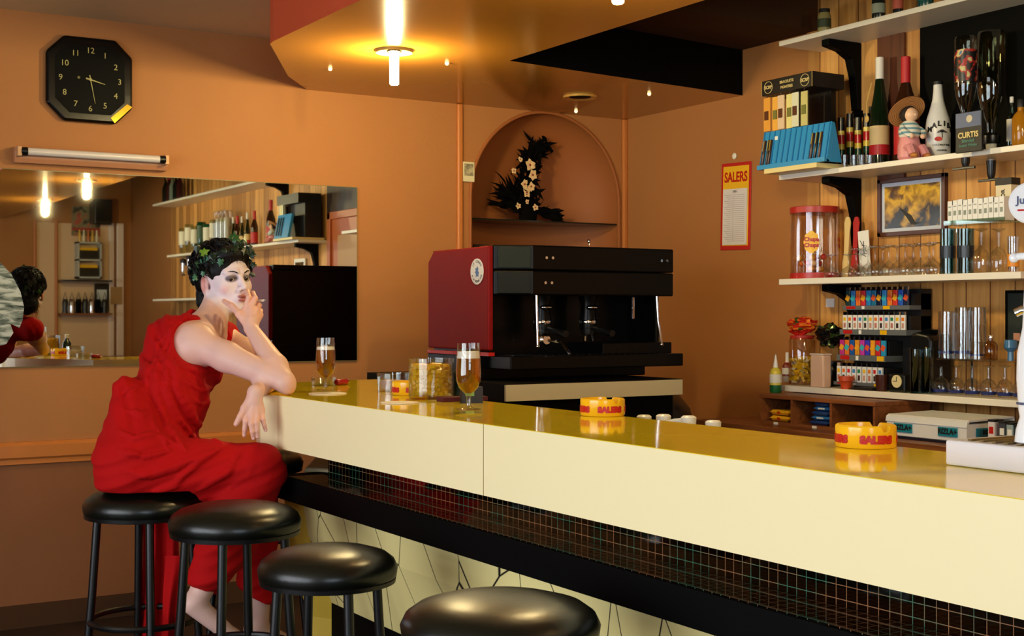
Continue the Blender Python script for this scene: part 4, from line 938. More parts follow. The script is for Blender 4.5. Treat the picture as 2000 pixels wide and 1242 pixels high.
for row, lst in (('front', fr_), ('back', bk_)):
    for i, (px, X) in enumerate(lst):
        p, m = onx(px, X, Z3+.0005); lb = '%s upturned stemmed glass from the left in the %s row of the third shelf' % (ordn[i], row)
        if first: cp.location = p; cp['label'] = lb; first = False
        else: o = dup(cp, p, lb)
        sc = (1.03 if i > 2 or row == 'back' else .80)
        (cp if row == 'front' and i == 0 else o).scale = (1.0, 1.0, sc)
# tumblers and goblets right of them
def tumbler(label, px, z, X, ytop, w, gm, group, taper=.9, name='tumbler', band=None):
    p, h, r = shp(px, z, X, ytop, w)
    t = T(name, label, 'glass', (p.x, p.y, z+.0005), 0, group)
    B().lathe([(r*taper, 0), (r, h), (r-.002, h), (r*taper-.002, .010), (1e-4, .009)], 28).build('glass_wall', gm, t, smooth=True)
    if band: B().shell([(r*(taper+(1-taper)*.35)+.0006, h*band[0]), (r*(taper+(1-taper)*.45)+.0008, h*band[1])], 28).build('coloured_band', band[2], t)
    return t
TEAL = glass('teal_glass', (.35, .6, .58), .85); BLB = mat('blue_band', (30, 44, 110), .3); DGB = mat('dark_band', (14, 30, 44), .3)
tumbler('tall tumbler with a dark band, left of the pair under the white cigarette boxes', 1851, Z3, 4.215, 447, 30, TEAL, 'tall tumblers on the third shelf', .97, band=(.35, .62, DGB))
tumbler('tall tumbler with a dark band, right of the pair under the white cigarette boxes', 1886, Z3, 4.215, 447, 32, TEAL, 'tall tumblers on the third shelf', .97, band=(.35, .62, DGB))
tumbler('tall tumbler behind the banded pair on the third shelf', 1866, Z3, 4.31, 447, 28, CLEAR, 'tall tumblers on the third shelf', .97)
def goblet_up(label, px, z, X, ytop, w, group, band=None):
    p, h, r = shp(px, z, X, ytop, w); t = T('beer_goblet', label, 'glass', (p.x, p.y, z+.0005), 0, group)
    B().shell([(r*.86, 0), (r, h*.18), (r*.98, h*.36), (r*.7, h*.50), (r*.25, h*.58), (.007, h*.64), (.006, h*.93), (r*.75, h*.985), (r*.76, h), (.001, h)], 26).build('bowl', CLEAR, t, smooth=True)
    if band: B().shell([(r*.90+.0008, h*.06), (r*.99+.0008, h*.16)], 26).build('coloured_band', band, t)
    return t
goblet_up('upturned goblet left of the pair at the right of the third shelf', 1916, Z3, 4.22, 447, 34, 'upturned goblets on the third shelf')
goblet_up('upturned goblet right of the pair at the right of the third shelf', 1950, Z3, 4.22, 447, 34, 'upturned goblets on the third shelf')
tumbler('small glass with an orange and yellow print at the right end of the third shelf', 1979, Z3, 4.20, 462, 22, CLEAR, None, .95, band=(.15, .5, mat('orange_print', (226, 140, 30), .4)))
# rack of white slim boxes
p0, mm = onx(1857, 4.20, 1); p1, _ = onx(1968, 4.20, 1); zr = H+(613-441)*mm
t = T('plastic_rack', 'clear green-edged plastic rack holding the white slim boxes', 'rack', (4.17, p1.y-.01, zr))
B().box(0, .10, 0, p0.y-p1.y+.02, 0, .006).box(0, .003, 0, p0.y-p1.y+.02, .006, .018).build('tray', glass('green_plastic', (.7, .85, .78), .85), t)
nb = 11
for i in range(nb):
    q = p0.y+(p1.y-p0.y)*(i+.5)/nb; w_ = abs(p0.y-p1.y)/nb*.46; hh2 = .088+.002*(i % 3)
    bx = T('slim_box', '%s white slim cigarette box from the left on the plastic rack' % ordn[i], 'cigarette box', (4.18, q, zr+.0065), 0, 'white slim boxes on the rack')
    B().box(0, .06, -w_, w_, 0, hh2).build('carton', mat('box_white', (236, 236, 232), .4), bx, bevel=.001)
    B().box(-.0008, 0, -w_*.55, w_*.55, hh2*.35, hh2*.55).box(-.0008, 0, -w_*.6, w_*.6, hh2*.72, hh2*.76).build('grey_mark', mat('grey_mark', (140, 150, 140), .5), bx)
    if i % 2: B().box(-.001, .02, w_*.8, w_*1.05, hh2*.8, hh2).build('dark_tab', BLKP, bx)
p, m = onx(1973, 4.30, 1); zc = H+(613-402)*m
t = T('standing_carton', 'cream carton with black top and upright lettering right of the white boxes', 'carton', (4.26, p.y, zc), 0)
B().box(0, .05, -.035, .035, 0, .085).build('carton', mat('carton_cream', (222, 210, 176), .5), t, bevel=.001)
B().box(-.001, .052, -.037, .037, .078, .105).build('black_top', BLKP, t); lettering('LOR', .022, BLKP, t, (-.001, 0, .04), (PI/2, -PI/2, -PI/2), bold=.0005)
tag(B().box(4.24, XW-.014, p.y-.06, p.y+.06, zc-.006, zc-.0005).build('glass_ledge', CLEAR), 'little glass ledge under the cream carton', 'shelf')
# ================================================================== lowest shelf
p, h, r = shp(1516, Z4, 4.20, 692, 24)
def dispenser(label, px, X, ytop, w, c1, c2, capc, noz, z=Z4):
    p, h, r = shp(px, z, X, ytop, w)
    t = T('sauce_bottle', label, 'bottle', p, 0, 'squeeze bottles on the lowest shelf')
    B().lathe([(r*.92, 0), (r, .004), (r, h*.20)], 20).build('base_band', mat('sb_%d' % c1[0], c1, .35), t, smooth=True)
    B().lathe([(r, h*.20), (r, h*.52), (r*.8, h*.60), (r*.45, h*.66)], 20).build('body', mat('sbb_%d' % c2[0], c2, .3), t, smooth=True)
    B().lathe([(r*.45, h*.66), (r*.4, h*.72), (r*(.1 if noz else .38), h), (1e-4, h)], 16).build('nozzle', mat('sbc_%d' % capc[0], capc, .3), t, smooth=True)
    B().shell([(r+.001, h*.26), (r+.001, h*.48)], 20).build('label_paper', LABW, t)
dispenser('little squeeze bottle with green base and pointed white nozzle', 1515, 4.085, 692, 23, (20, 92, 44), (220, 200, 70), (236, 232, 224), True, 1.0015)
dispenser('small white-capped bottle with a red mark behind the squeeze bottle', 1538, 4.375, 688, 20, (170, 160, 150), (120, 40, 40), (236, 236, 232), False)
# sweets jar with cellophane bag on top
p, h, r = shp(1567, Z4, 4.25, 655, 52)
t = T('sweets_jar', 'tall jar of yellow and white wrapped sweets with a red lid', 'jar', p)
B().shell([(r*.95, 0), (r, .006), (r, h*.9), (r*.85, h)], 28).build('jar_body', DRUM, t, smooth=True)
B().lathe([(r*.9, h*.93), (r*.92, h), (1e-4, h+.002)], 28).build('lid', RL, t, smooth=True)
rr = random.Random(12); sb = [B(), B()]
for i in range(160):
    a = rr.uniform(0, 2*PI); q = (r-.012)*math.sqrt(rr.uniform(.3, 1)); M = Matrix.Rotation(rr.uniform(0, PI), 3, 'Z') @ Matrix.Rotation(rr.uniform(0, PI), 3, 'X')
    sb[i % 3 == 0].obox((q*math.cos(a), q*math.sin(a), .015+rr.random()*h*.48), .012, .006, .006, M)
sb[0].build('yellow_sweets', mat('sweet_yellow', (240, 206, 40), .3), t)['kind'] = 'stuff'; sb[1].build('white_sweets', WHITE, t)['kind'] = 'stuff'
def crumple(name, label, c, pos, sc, mats, seed, cat='bag'):
    rr = random.Random(seed); b = B().ball((0, 0, 0), 1, 16)
    from mathutils import noise as mn
    for i, v in enumerate(b.v):
        V = Vector(v); q = V*2.2+Vector((seed, 0, 0)); f = 1+.42*mn.noise(q)+.25*mn.noise(q*2.3)
        b.v[i] = (V.x*f*sc[0], V.y*f*sc[1], V.z*f*sc[2])
    for i, f in enumerate(b.f): b.m[i] = int(abs(mn.noise(Vector(b.v[f[0]])*40))*7) % len(mats)
    return tag(b.build(name, mats, loc=pos), label, cat)
FR = mat('foil_red', (196, 36, 26), .18, metal=.3); FO = mat('foil_orange', (230, 120, 40), .2, metal=.3); FG = mat('foil_green', (70, 90, 40), .2, metal=.3); FK = mat('foil_black', (12, 12, 12), .15)
crumple('cellophane_bag', 'crumpled red and orange foil bag lying on the sweets jar', None, Vector((p.x, p.y, Z4+h+.043)), (.05, .075, .037), [FR, FO, FR, FG], 3)
q, m = onx(1622, 4.30, 1)
crumple('black_bag', 'crumpled shiny black bag right of the red foil bag', None, Vector((4.30, q.y, H+(613-655)*m)), (.05, .065, .05), [FK, FK, FG], 8)
t = T('dark_tin', 'dark tin under the crumpled black bag', 'tin', (4.30, q.y, Z4)); B().lathe([(.045, 0), (.047, .004), (.047, .10), (.044, .105), (1e-4, .105)], 24).build('body', mat('tin_dark', (50, 44, 38), .3), t, smooth=True)
B().lathe([(.048, .095), (.048, .11), (1e-4, .111)], 24).build('lid', BPLAS, t, smooth=True)
p, h, r = shp(1603, Z4, 4.19, 693, 36)
t = T('plastic_tub', 'square translucent pinkish plastic tub beside the sweets jar', 'tub', p)
B().box(-r*.6, r*.6, -r, r, 0, h).build('tub_body', mat('tub_pink', (226, 188, 160), .3), t, bevel=.006); B().box(-r*.65, r*.65, -r*1.05, r*1.05, h, h+.006).build('lid', mat('tub_lid', (232, 214, 200), .3), t, bevel=.002)
# lighter display
p0, m0 = onx(1636, 4.235, 1); p1, _ = onx(1766, 4.235, 1); Lw = p0.y-p1.y; y00 = p1.y
zz = lambda py: H+(613-py)*m0
t = T('lighter_display', 'four-tier grey cardboard display of lighters on the lowest shelf', 'display stand', (4.235, y00, Z4+.0005))
GS = mat('display_grey', (96, 102, 104), .5); base = Z4+.0005
tiers = [(566, 597, 605), (608, 643, 653), (656, 692, 703), (706, 744, 750)]
for k, (ta, tb, tc) in enumerate(tiers):
    dx = .018*k*-1 + .03
    B().box(dx, .16, Lw*.26 if k >= 2 else 0, Lw, zz(tc)-base, zz(tb)-base).build('tier', GS, t)
    B().box(dx+.028, .16, Lw*.26 if k >= 2 else 0, Lw, zz(tb)-base, zz(ta)-base-.02).build('tier_back', BLKP, t)
    B().box(dx-.0012, dx, Lw*.80, Lw*.94, zz(tc)-base+.004, zz(tb)-base-.003).build('red_mark', REDP, t)
    B().box(dx-.0012, dx, Lw*.66, Lw*.70, zz(tc)-base+.003, zz(tb)-base-.003).build('white_mark', WHTP, t)
    B().box(dx-.0012, dx, Lw*.28, Lw*.38, zz(tc)-base+.002, zz(tb)-base-.002).build('yellow_mark', YELP, t)
B().box(.10, .16, 0, Lw, 0, zz(566)-base).build('back', BLKP, t)
lc = [[(36, 60, 60), (50, 120, 190), (240, 120, 40), (214, 50, 60), (40, 130, 200), (30, 110, 150), (24, 30, 60), (60, 140, 210), (240, 130, 40), (220, 60, 50), (40, 90, 190), (30, 40, 70)],
      [(238, 236, 230)]*12, [(190, 50, 140), (230, 120, 40), (30, 90, 170), (224, 150, 40), (200, 60, 170), (60, 60, 200), (240, 160, 40), (206, 40, 50), (40, 150, 200)], [(226, 228, 230)]*9]
dots = [(240, 190, 30), (230, 120, 30), (200, 30, 50), (60, 130, 200), (30, 130, 90)]
protos = {}
for k, (ta, tb, tc) in enumerate(tiers):
    n = len(lc[k]); dx = .018*k*-1+.03; ya = Lw-.008; ybb = (Lw*.27 if k >= 2 else .01); zbse = zz(tb); hh2 = zz(ta)-zbse+(.012 if k == 0 else 0)
    for i in range(n):
        yy = ya+(ybb-ya)*(i+.5)/n; cw = (ya-ybb)/n*.40
        lt = T('lighter', '%s lighter from the left in the %s tier of the grey display' % (ordn[i], ['top', 'second', 'third', 'bottom'][k]), 'lighter', (4.235+dx+.012, y00+yy, zbse), 0, 'lighters in the %s tier' % ['top', 'second', 'third', 'bottom'][k])
        c = lc[k][i]
        B().box(-.005, .005, -cw, cw, 0, hh2*.80).build('body', mat('lighter_%d_%d_%d' % c, c, .25), lt, bevel=.0015)
        B().box(-.004, .004, -cw*.8, cw*.8, hh2*.80, hh2*.97).build('metal_top', CHROME, lt)
        if k in (1, 3): B().box(-.0058, -.005, -cw*.6, cw*.6, hh2*.48, hh2*.66).build('printed_dot', mat('dot_%d' % (i % 5), dots[i % 5] if k == 1 else (60, 64, 70), .4), lt); B().box(-.0058, -.005, -cw*.5, cw*.5, hh2*.1, hh2*.36).build('printed_figure', mat('fig_%d' % (i % 3), [(190, 120, 110), (60, 40, 40), (200, 150, 130)][i % 3] if k == 1 else (70, 76, 84), .4), lt)
        else: B().obox((-.0054, 0, hh2*.4), .0005, cw*.9, hh2*.14, Matrix.Rotation(.5, 3, 'X')).build('printed_stripe', mat('stripe_%d' % (i % 3), [(240, 170, 40), (60, 180, 190), (230, 90, 50)][i % 3], .3), lt)
# flower pot, saucer, ashtray-like dish
p, h, r = shp(1650, Z4, 4.165, 735, 28)
p.x = 4.172
t = T('flower_pot', 'small orange-red clay pot at the front of the lowest shelf', 'pot', p); OR = mat('clay_orange', (196, 70, 26), .45)
B().lathe([(r*.7, 0), (r*.72, .012), (r*.78, .02), (r*.9, h*.62), (r, h*.66), (r, h), (r*.85, h), (r*.75, h*.5), (1e-4, h*.5)], 24).build('pot_body', OR, t, smooth=True)
p, h, r = shp(1690, Z4, 4.175, 745, 60)
tag(B().prism([(-.02, -.07), (.03, -.06), (.035, .06), (-.015, .08)], 0, .004).prism([(-.012, -.05), (.03, -.055), (.03, .05), (-.01, .05)], .0042, .012).build('wallet', mat('dark_leather', (26, 20, 18), .5), loc=p), 'flat dark wallet lying before the lighter display', 'wallet')
p, h, r = shp(1722, Z4, 4.178, 732, 24)
tag(B().lathe([(r*.8, 0), (r, h*.5), (r*1.05, h), (r*.85, h), (r*.7, .01), (1e-4, .01)], 20).build('brown_bowl', mat('brown_glaze', (70, 34, 24), .25), smooth=True, loc=p), 'small dark brown bowl right of the clay pot', 'bowl')
p, m = onx(1756, 4.185, Z4); 
t = T('round_dial_clock', 'small black table clock with a round cream dial', 'clock', p)
B().box(-.018, .03, -.045, .045, 0, .075).build('case', BPLAS, t, bevel=.01, seg=3)
B().lathe([(.026, 0), (.026, .003), (1e-4, .003)], 28, (-.018, -.005, .045), Matrix.Rotation(-PI/2, 3, 'Y')).build('dial', mat('dial_cream', (230, 214, 160), .4), t)
B().box(-.0225, -.0213, -.006, -.004, .045, .064).obox((-.022, .003, .045), .0006, .010, .001).build('hands', BLKP, t)
# big black appliance (coffee grinder)
q0, q1 = onx(1832, 4.30, 1)[0], onx(1752, 4.30, 1)[0]; q1.y = min(q1.y, y00-.008)
t = T('grinder', 'bulky black coffee grinder behind the table clock', 'grinder', (4.26, q0.y, Z4)); Lg = q1.y-q0.y; hg = H+(613-648)*onx(1780, 4.3, 1)[1]-Z4
B().prismx([(0, 0), (0, hg*.86), (Lg*.12, hg*.96), (Lg*.7, hg), (Lg, hg*.96), (Lg, hg*.3), (Lg*1.02, 0)], 0, .13).build('body', BPLAS, t, bevel=.012, seg=3)
B().lathe([(.03, hg*.98), (.04, hg*1.04), (1e-4, hg*1.06)], 24, (.06, Lg*.5, 0)).build('lid', BPLAS, t, smooth=True)
B().ball((-.002, Lg*.22, hg*.66), .012, 8, (.5, .8, 2)).build('brass_knob', GOLD, t, smooth=True)
# tall green tumbler pair
tumbler('tall dark-tinted tumbler in front of the black grinder', 1790, Z4, 4.19, 682, 26, TEAL, 'tall tinted tumblers on the lowest shelf', .98)
tumbler('second tall dark-tinted tumbler, right of the first, on the lowest shelf', 1812, Z4, 4.22, 680, 22, TEAL, 'tall tinted tumblers on the lowest shelf', .98)
# glass ledge with stacked tumblers and goblets below
zgl = H+(613-702)*onx(1900, 4.22, 1)[1]
ya, yb_ = onx(1832, 4.2, 1)[0].y, 2.8
t = T('glass_ledge', 'thin glass ledge carrying the stacked tumblers above the blue-banded goblets', 'shelf', (4.19, yb_, zgl)); B().box(0, .20, 0, ya-yb_, -.006, 0).build('glass_plate', CLEAR, t); 
for yy in (.02, (ya-yb_)-.02): B().box(.185, .195, yy-.005, yy+.005, Z4-zgl, -.006).build('support', CHROME, t)
for ci, (px, X, n, ytop) in enumerate(((1849, 4.25, 2, 608), (1881, 4.24, 2, 600), (1909, 4.25, 3, 600), (1866, 4.33, 2, 612), (1895, 4.33, 2, 606))):
    p, m = onx(px, X, zgl); tot = H+(613-ytop)*m-zgl; hh2 = tot/(n)
    for k in range(n):
        tt_ = T('stacked_tumbler', '%s tumbler of the %s stack on the glass ledge' % (['lowest', 'second' if n == 3 else 'upper', 'topmost'][k], ['leftmost front', 'middle front', 'rightmost front', 'left rear', 'right rear'][ci]), 'glass', (p.x, p.y, zgl+.001+k*hh2), 0, 'stacked tumblers on the glass ledge')
        r = 17*m
        B().lathe([(r, 0), (r*.9, hh2*1.0-.001), (r*.88, hh2-.002), (1e-4, hh2-.004)], 26).shell([(r-.002, 0), (r*.86, hh2*.97)], 26).build('glass_wall', CLEAR, tt_, smooth=True)
        if k == 0 and ci < 3: B().shell([(r*.975, hh2*.2), (r*.97, hh2*.3)], 26).build('coloured_band', BLB, tt_)
for i, px in enumerate((1838, 1868, 1899, 1931, 1963, 1994)):
    goblet_up('%s blue-banded goblet from the left under the glass ledge' % ordn[i], px, Z4, 4.25, 714, 31, 'blue-banded goblets on the lowest shelf', BLB)
p, h, r = shp(1935, zgl, 4.24, 655, 26); bottle('small amber glass on the gless ledge right of the stacks'.replace('gless', 'glass'), p, h, r, 'sq', glass('amber_clear', (.9, .65, .3), .85), CHROME, (.9, 1), group=None, name='carafe')
p, h, r = shp(1974, zgl, 4.24, 662, 26); tag(B().lathe([(r*.5, 0), (r*.45, h*.4), (r, h*.6), (r*.9, h*.95), (1e-4, h)], 20).build('glass_stopper', mat('blue_glass', (60, 110, 150), .08), smooth=True, loc=p), 'blue glass stopper right of the amber carafe', 'stopper')
# blackboard on the wall at the right edge
q0 = onx(1968, 4.40, 1)[0].y; m = onx(1968, 4.4, 1)[1]
t = T('menu_board', 'black notice board cut by the right photo edge', 'board', (4.405, q0-.16, H+(613-680)*m)); hb = (680-573)*m
B().box(-.008, 0, 0, .16, 0, hb).build('board_face', mat('board_dark', (22, 34, 30), .5), t); B().box(-.012, 0, -.004, .166, hb, hb+.012).box(-.012, 0, .158, .166, 0, hb).build('frame', BLACK, t)
B().box(-.009, -.008, .10, .13, .03, .06).build('picture_mark', mat('mark_pale', (200, 140, 110), .5), t)
# price label and small paper on the wall
q, m = onx(1621, 4.40, 1); tag(B().box(4.40, 4.4065, q.y-.025, q.y+.025, H+(613-600)*m, H+(613-583)*m).build('wall_label', WHTP), 'small white label on the pine wall left of the lighter display', 'label')
# ================================================================== calendar
cy0 = aty(0, 0, 1); q0, m = onx(1408, XW, 1); q1, m1 = onx(1466, XW, 1)
zt3 = H+(613-322)*m; zb4 = H+(613-490)*m
yc = (q0.y+q1.y)/2; hw = (q0.y-q1.y)/2; hc = zt3-zb4
t = T('wall_calendar', 'red and yellow hanging calendar reading SALERS on the orange wall', 'calendar', (XW-.001, yc, zb4)); t.rotation_euler = (math.radians(1.6), 0, 0)
B().box(-.004, 0, -hw, hw, 0, hc).build('red_card', mat('calendar_red', (190, 34, 30), .45), t, bevel=.002)
B().box(-.0055, -.004, -hw*.86, hw*.86, hc*.05, hc*.96).build('yellow_panel', mat('calendar_yellow', (238, 184, 30), .5), t)
B().box(-.010, -.0055, -hw*.80, hw*.80, hc*.06, hc*.70).build('date_sheet', mat('calendar_sheet', (222, 216, 214), .6), t)
lettering('SALERS', hw*.62, REDP, t, (-.0062, 0, hc*.83), FX, bold=.002, sx=.78)
gl = B()
for i in range(24): gl.box(-.0105, -.010, -hw*.66, hw*.70*(.7+.3*((i*7) % 3)/2), hc*(.10+.023*i), hc*(.104+.023*i))
gl.box(-.0105, -.010, hw*.1, hw*.106, hc*.1, hc*.62).build('date_lines', mat('calendar_lines', (150, 146, 150), .6), t); lettering('1991', hw*.18, BLKP, t, (-.0105, 0, hc*.665), FX)
q, m = onx(1436, XW, 1); tag(B().lathe([(.014, 0), (.016, .006), (.006, .012), (1e-4, .013)], 18, rot=Matrix.Rotation(-PI/2, 3, 'Y')).build('suction_hook', WHITE, smooth=True, loc=(XW-.001, q.y, H+(613-305)*m)), 'white round hook above the calendar', 'hook')
# ================================================================== below the lowest shelf: back counter, organizer, boxes
ZBK = .872
t = T('back_counter', 'brown wooden back counter along the pine wall', 'counter', (0, 0, 0))
B().box(3.86, XW-.014, 1.2, 4.72, ZBK-.035, ZBK).build('worktop', WOODB, t, bevel=.003)
B().box(3.92, XW-.014, 1.2, 4.68, 0, ZBK-.035).build('cabinet', WOODB, t)
XO = 3.98
qa, qb = onx(1484, XO, 1)[0].y, onx(1708, XO, 1)[0].y; mo = onx(1484, XO, 1)[1]; zto = H+(613-765)*mo
t = T('wooden_organizer', 'brown wooden three-compartment organizer under the lowest shelf', 'organizer', (XO, qb, ZBK)); Lo = qa-qb; ho_ = 1.001-ZBK
B().box(0, .34, -.003, Lo+.003, ho_-.018, ho_).build('top_board', WOODB, t, bevel=.002)
B().box(.004, .34, 0, Lo, 0, .012).build('bottom_board', WOODB, t); B().box(.32, .33, 0, Lo, .012, ho_-.018).build('back_board', WOODD, t)
dv = [0, Lo*.355, Lo*.70, Lo-.012]
for y_ in dv: B().box(.004, .32, y_, y_+.012, .012, ho_-.018).build('divider', WOODB, t)
for y_ in (Lo*.50, Lo*.85): B().box(-.001, .003, y_-.012, y_+.012, .001, .011).build('white_tag', WHTP, t)
PY = mat('packet_yellow', (240, 176, 30), .3); PB = mat('packet_blue', (50, 120, 190), .3); PB2 = mat('packet_navy', (30, 60, 120), .3)
def pillow(label, pos, L, Wd, th, m, grp, word=None, wm=None):
    t = T('tobacco_packet', label, 'packet', pos, 0, grp); b = B()
    nx = 8
    prof = [(-Wd, 0), (-Wd*.8, -th*.45), (Wd*.8, -th*.45), (Wd, 0), (Wd*.8, th*.45), (-Wd*.8, th*.45)]
    vs = []; fs = []
    for i, (yy, sc) in enumerate(((-L, .05), (-L*.92, .12), (-L*.75, .95), (L*.75, .95), (L*.92, .12), (L, .05))):
        for x, z in prof: vs.append((x, yy, z*sc+th*.5))
    for i in range(5):
        for j in range(6): fs.append((i*6+j, i*6+(j+1) % 6, (i+1)*6+(j+1) % 6, (i+1)*6+j))
    b.add(vs, fs).build('wrapper', m, t, bevel=.001)
    if word: lettering(word, th*.5, wm, t, (-Wd*.99, 0, th*.5), FX, bold=.0004)
for i in range(2): pillow(['lower', 'upper'][i]+' yellow tobacco packet in the left compartment', (XO+.07, qb+Lo*.855, ZBK+.0125+i*.026), .062, .05, .025, PY, 'yellow packets in the organizer', 'AJJA', REDP)
for i in range(5): pillow(['lowest', 'second lowest', 'middle', 'second highest', 'topmost'][i]+' blue tobacco packet in the middle compartment', (XO+.07+.008*(i % 2), qb+Lo*.50-.004*i, ZBK+.0125+i*.020), .060-.004*i, .05, .0195, PB if i % 2 else PB2, 'blue packets in the organizer', 'SAMSON' if i in (1, 3) else None, WHTP)
# RIZLA box on dark box
qa, qb = onx(1732, 3.94, 1)[0].y, onx(1888, 3.94, 1)[0].y; mr = onx(1732, 3.94, 1)[1]
z1 = H+(613-848)*mr; z2 = H+(613-808)*mr
t = T('navy_box', 'dark navy box under the white rolling-paper box', 'box', (3.94, qb-.0, ZBK)); B().box(0, .28, 0, qa-qb-.004, 0, z1-ZBK-.001).build('carton', mat('navy', (16, 20, 44), .35), t, bevel=.003)
B().box(-.003, .283, -.003, qa-qb-.001, (z1-ZBK)*.75, z1-ZBK-.0005).build('lid', mat('navy_lid', (22, 28, 58), .35), t, bevel=.002)
t = T('white_rolling_paper_box', 'white carton with teal panels reading RIZLA', 'box', (3.94, qb, z1)); Lr = qa-qb; hr = z2-z1
WB = mat('carton_white', (228, 230, 232), .45); TL = mat('teal_panel', (20, 128, 150), .4)
B().box(0, .26, 0, Lr, 0, hr*.8).build('carton', WB, t, bevel=.001)
B().prismy([(-.004, hr*.66), (.0, hr*.9), (.012, hr), (.26, hr*1.05), (.265, hr*.7), (.262, hr*.7), (.258, hr*.98), (.012, hr*.9), (0, hr*.66)], -.003, Lr+.003).build('lid', WB, t)
for y_ in (Lr*.78, Lr*.22):
    B().box(-.005, -.0, y_-Lr*.115, y_+Lr*.115, hr*.18, hr*.60).build('teal_panel', TL, t); lettering('RIZLA+', hr*.34, BLKP, t, (-.0055, y_, hr*.40), FX, bold=.0012)
B().box(.05, .20, -.002, 0, hr*.2, hr*.6).build('teal_panel', TL, t); lettering('RIZLA+', hr*.3, BLKP, t, (.125, -.0026, hr*.40), (PI/2, 0, 0), bold=.001)
# small cartons right of it
for i, (px, c) in enumerate(((1936, (224, 214, 214)), (1957, (60, 64, 74)), (1972, (150, 170, 176)), (1988, (40, 44, 50)))):
    q, m = onx(px, 3.96, 1); tz = ZBK
    t = T('cigarette_packet', ['white packet with red and black marks', 'dark grey packet', 'pale grey packet', 'black packet'][i]+' standing right of the rolling-paper box', 'cigarette packet', (3.96, q.y, tz), 0, 'packets standing on the back counter')
    hh2 = H+(613-(820+3*i))*m-tz
    B().box(0, .05, -.014, .014, 0, hh2).build('carton', mat('cp_%d' % c[0], c, .4), t, bevel=.001); B().box(-.001, .0, -.009, .009, hh2*.5, hh2*.75).build('front_mark', REDP if i == 0 else WHTP, t); B().box(-.001, .051, -.0145, .0145, hh2*.93, hh2+.001).build('dark_top', BLKP, t)
# ================================================================== beer tap at the right edge
pt = att(2020, 613, 2.13)
t = T('beer_tap', 'white ceramic beer tap column with a round white badge at the right edge', 'beer tap', (pt.x, pt.y, BZ+.0455))
CER = mat('ceramic_white', (236, 238, 240), .12, spec=.6)
mt = 2.13/F
def zt_of(py): return H+(613-py)*mt-(BZ+.0455)
B().lathe([(.030, 0.0), (.028, zt_of(840)), (.022, zt_of(815)), (.024, zt_of(800)), (.027, zt_of(740)), (.026, zt_of(690)), (.018, zt_of(640)), (.015, zt_of(560)), (.014, zt_of(440)), (1e-4, zt_of(435))], 32).build('column', CER, t, smooth=True)
B().lathe([(.027, 0), (.0272, .003), (.0245, .004)], 32, (0, 0, zt_of(790))).build('blue_ring', mat('blue_grey_ring', (70, 80, 110), .3), t)
B().tube([(-.0, 0, zt_of(500)), (-.012, .018, zt_of(500)), (-.016, .026, zt_of(503))], .006, 10).ball((-.016, .026, zt_of(503)), .008, 8).build('tap_handle', CER, t, smooth=True)
B().tube([(-.0, 0, zt_of(605)), (-.010, .016, zt_of(606)), (-.014, .024, zt_of(612))], .008, 10).build('spout', CHROME, t, smooth=True)
dn = (Vector((0, 0, H))-Vector((pt.x, pt.y, H))).normalized(); 
bd = B().lathe([(.0335, 0), (.0335, .006), (.031, .009), (1e-4, .009)], 40).build('badge', CER, t, loc=(-.008, .0, zt_of(397))); bd.rotation_euler = (PI/2, 0, math.atan2(dn.y, dn.x)+PI/2); bd['label'] = 'round white badge starting with Ju'
lettering('Jupiler', .017, mat('badge_grey', (80, 90, 120), .4), bd, (0, .004, .0092), (0, 0, 0), bold=.0004); B().box(-.02, .02, -.013, -.010, .009, .0095).build('red_line', REDP, bd)
# ================================================================== what only the mirror shows: rest of the shelf wall, door, near wall corner
YM = 2*(YW-.012)
def mir(px, py, y):                   # point seen at that pixel of the mirror, on the real plane y
    q = aty(px, py, YM-y); return Vector((q.x, y, q.z))
def mirx(px, py, x):                  # the same on the real plane x
    q = atx(px, py, x); return Vector((x, YM-q.y, q.z))
# door in the shelf wall
DOORM = mat('door_orange', (186, 96, 44), .4); DPAN = mat('door_panel', (190, 140, 84), .45)
t = struct(bpy.data.objects.new('door_1', None)); COL.objects.link(t); t['label'] = 'orange panelled door seen in the mirror'
t.location = (XW-.014, 1.98, 0)
B().box(-.04, 0, 0, .06, 0, 2.17).box(-.04, 0, .78, .84, 0, 2.17).box(-.04, 0, 0, .84, 2.11, 2.17).build('door_frame', DOORM, t, bevel=.004)
B().box(-.02, 0, .06, .78, .01, 2.11).build('door_leaf', DOORM, t)
pb = B()
for z0, z1 in ((.2, .95), (1.1, 1.98)): pb.box(-.026, -.02, .18, .66, z0, z1)
o = pb.build('door_panel', DPAN, t, bevel=.003); B().lathe([(.01, 0), (.012, .03), (.022, .045), (.018, .06), (1e-4, .062)], 14, (-.02, .12, 1.05), Matrix.Rotation(-PI/2, 3, 'Y')).build('door_handle', GOLD, t, smooth=True)
tag(B().box(XW-.026, XW-.0125, 1.92, 2.74, 2.175, 2.9).build('dark_board', WOODD), 'dark knotty boarding above the door, seen in the mirror', 'board')
def shelf2(label, z, y0, y1, th=.022): return shelf(label, z, y0, y1, th=th)
shelf2('topmost shelf board of the mirrored run, left in the mirror', Z1-.06, -2.1, 1.85)
shelf2('bottle-carrying shelf board seen in the mirror', Z2-.02, -1.6, 1.9)
shelf2('lower shelf board seen in the mirror behind the wreathed head', Z3, -2.1, 1.8)
bracket('black bracket under the topmost mirrored shelf board', 1.05, Z1-.082); bracket('black bracket under the mirrored bottle shelf', 1.70, Z2-.042)
objs = {o.get('label'): o for o in bpy.data.objects if o.get('label')}
def byname(n): return [o for o in bpy.data.objects if o.name.split('.')[0] == n and o.parent is None]
zz2 = Z2-.02+.0005
src = objs['tall green bottle with a white cap and cream label']
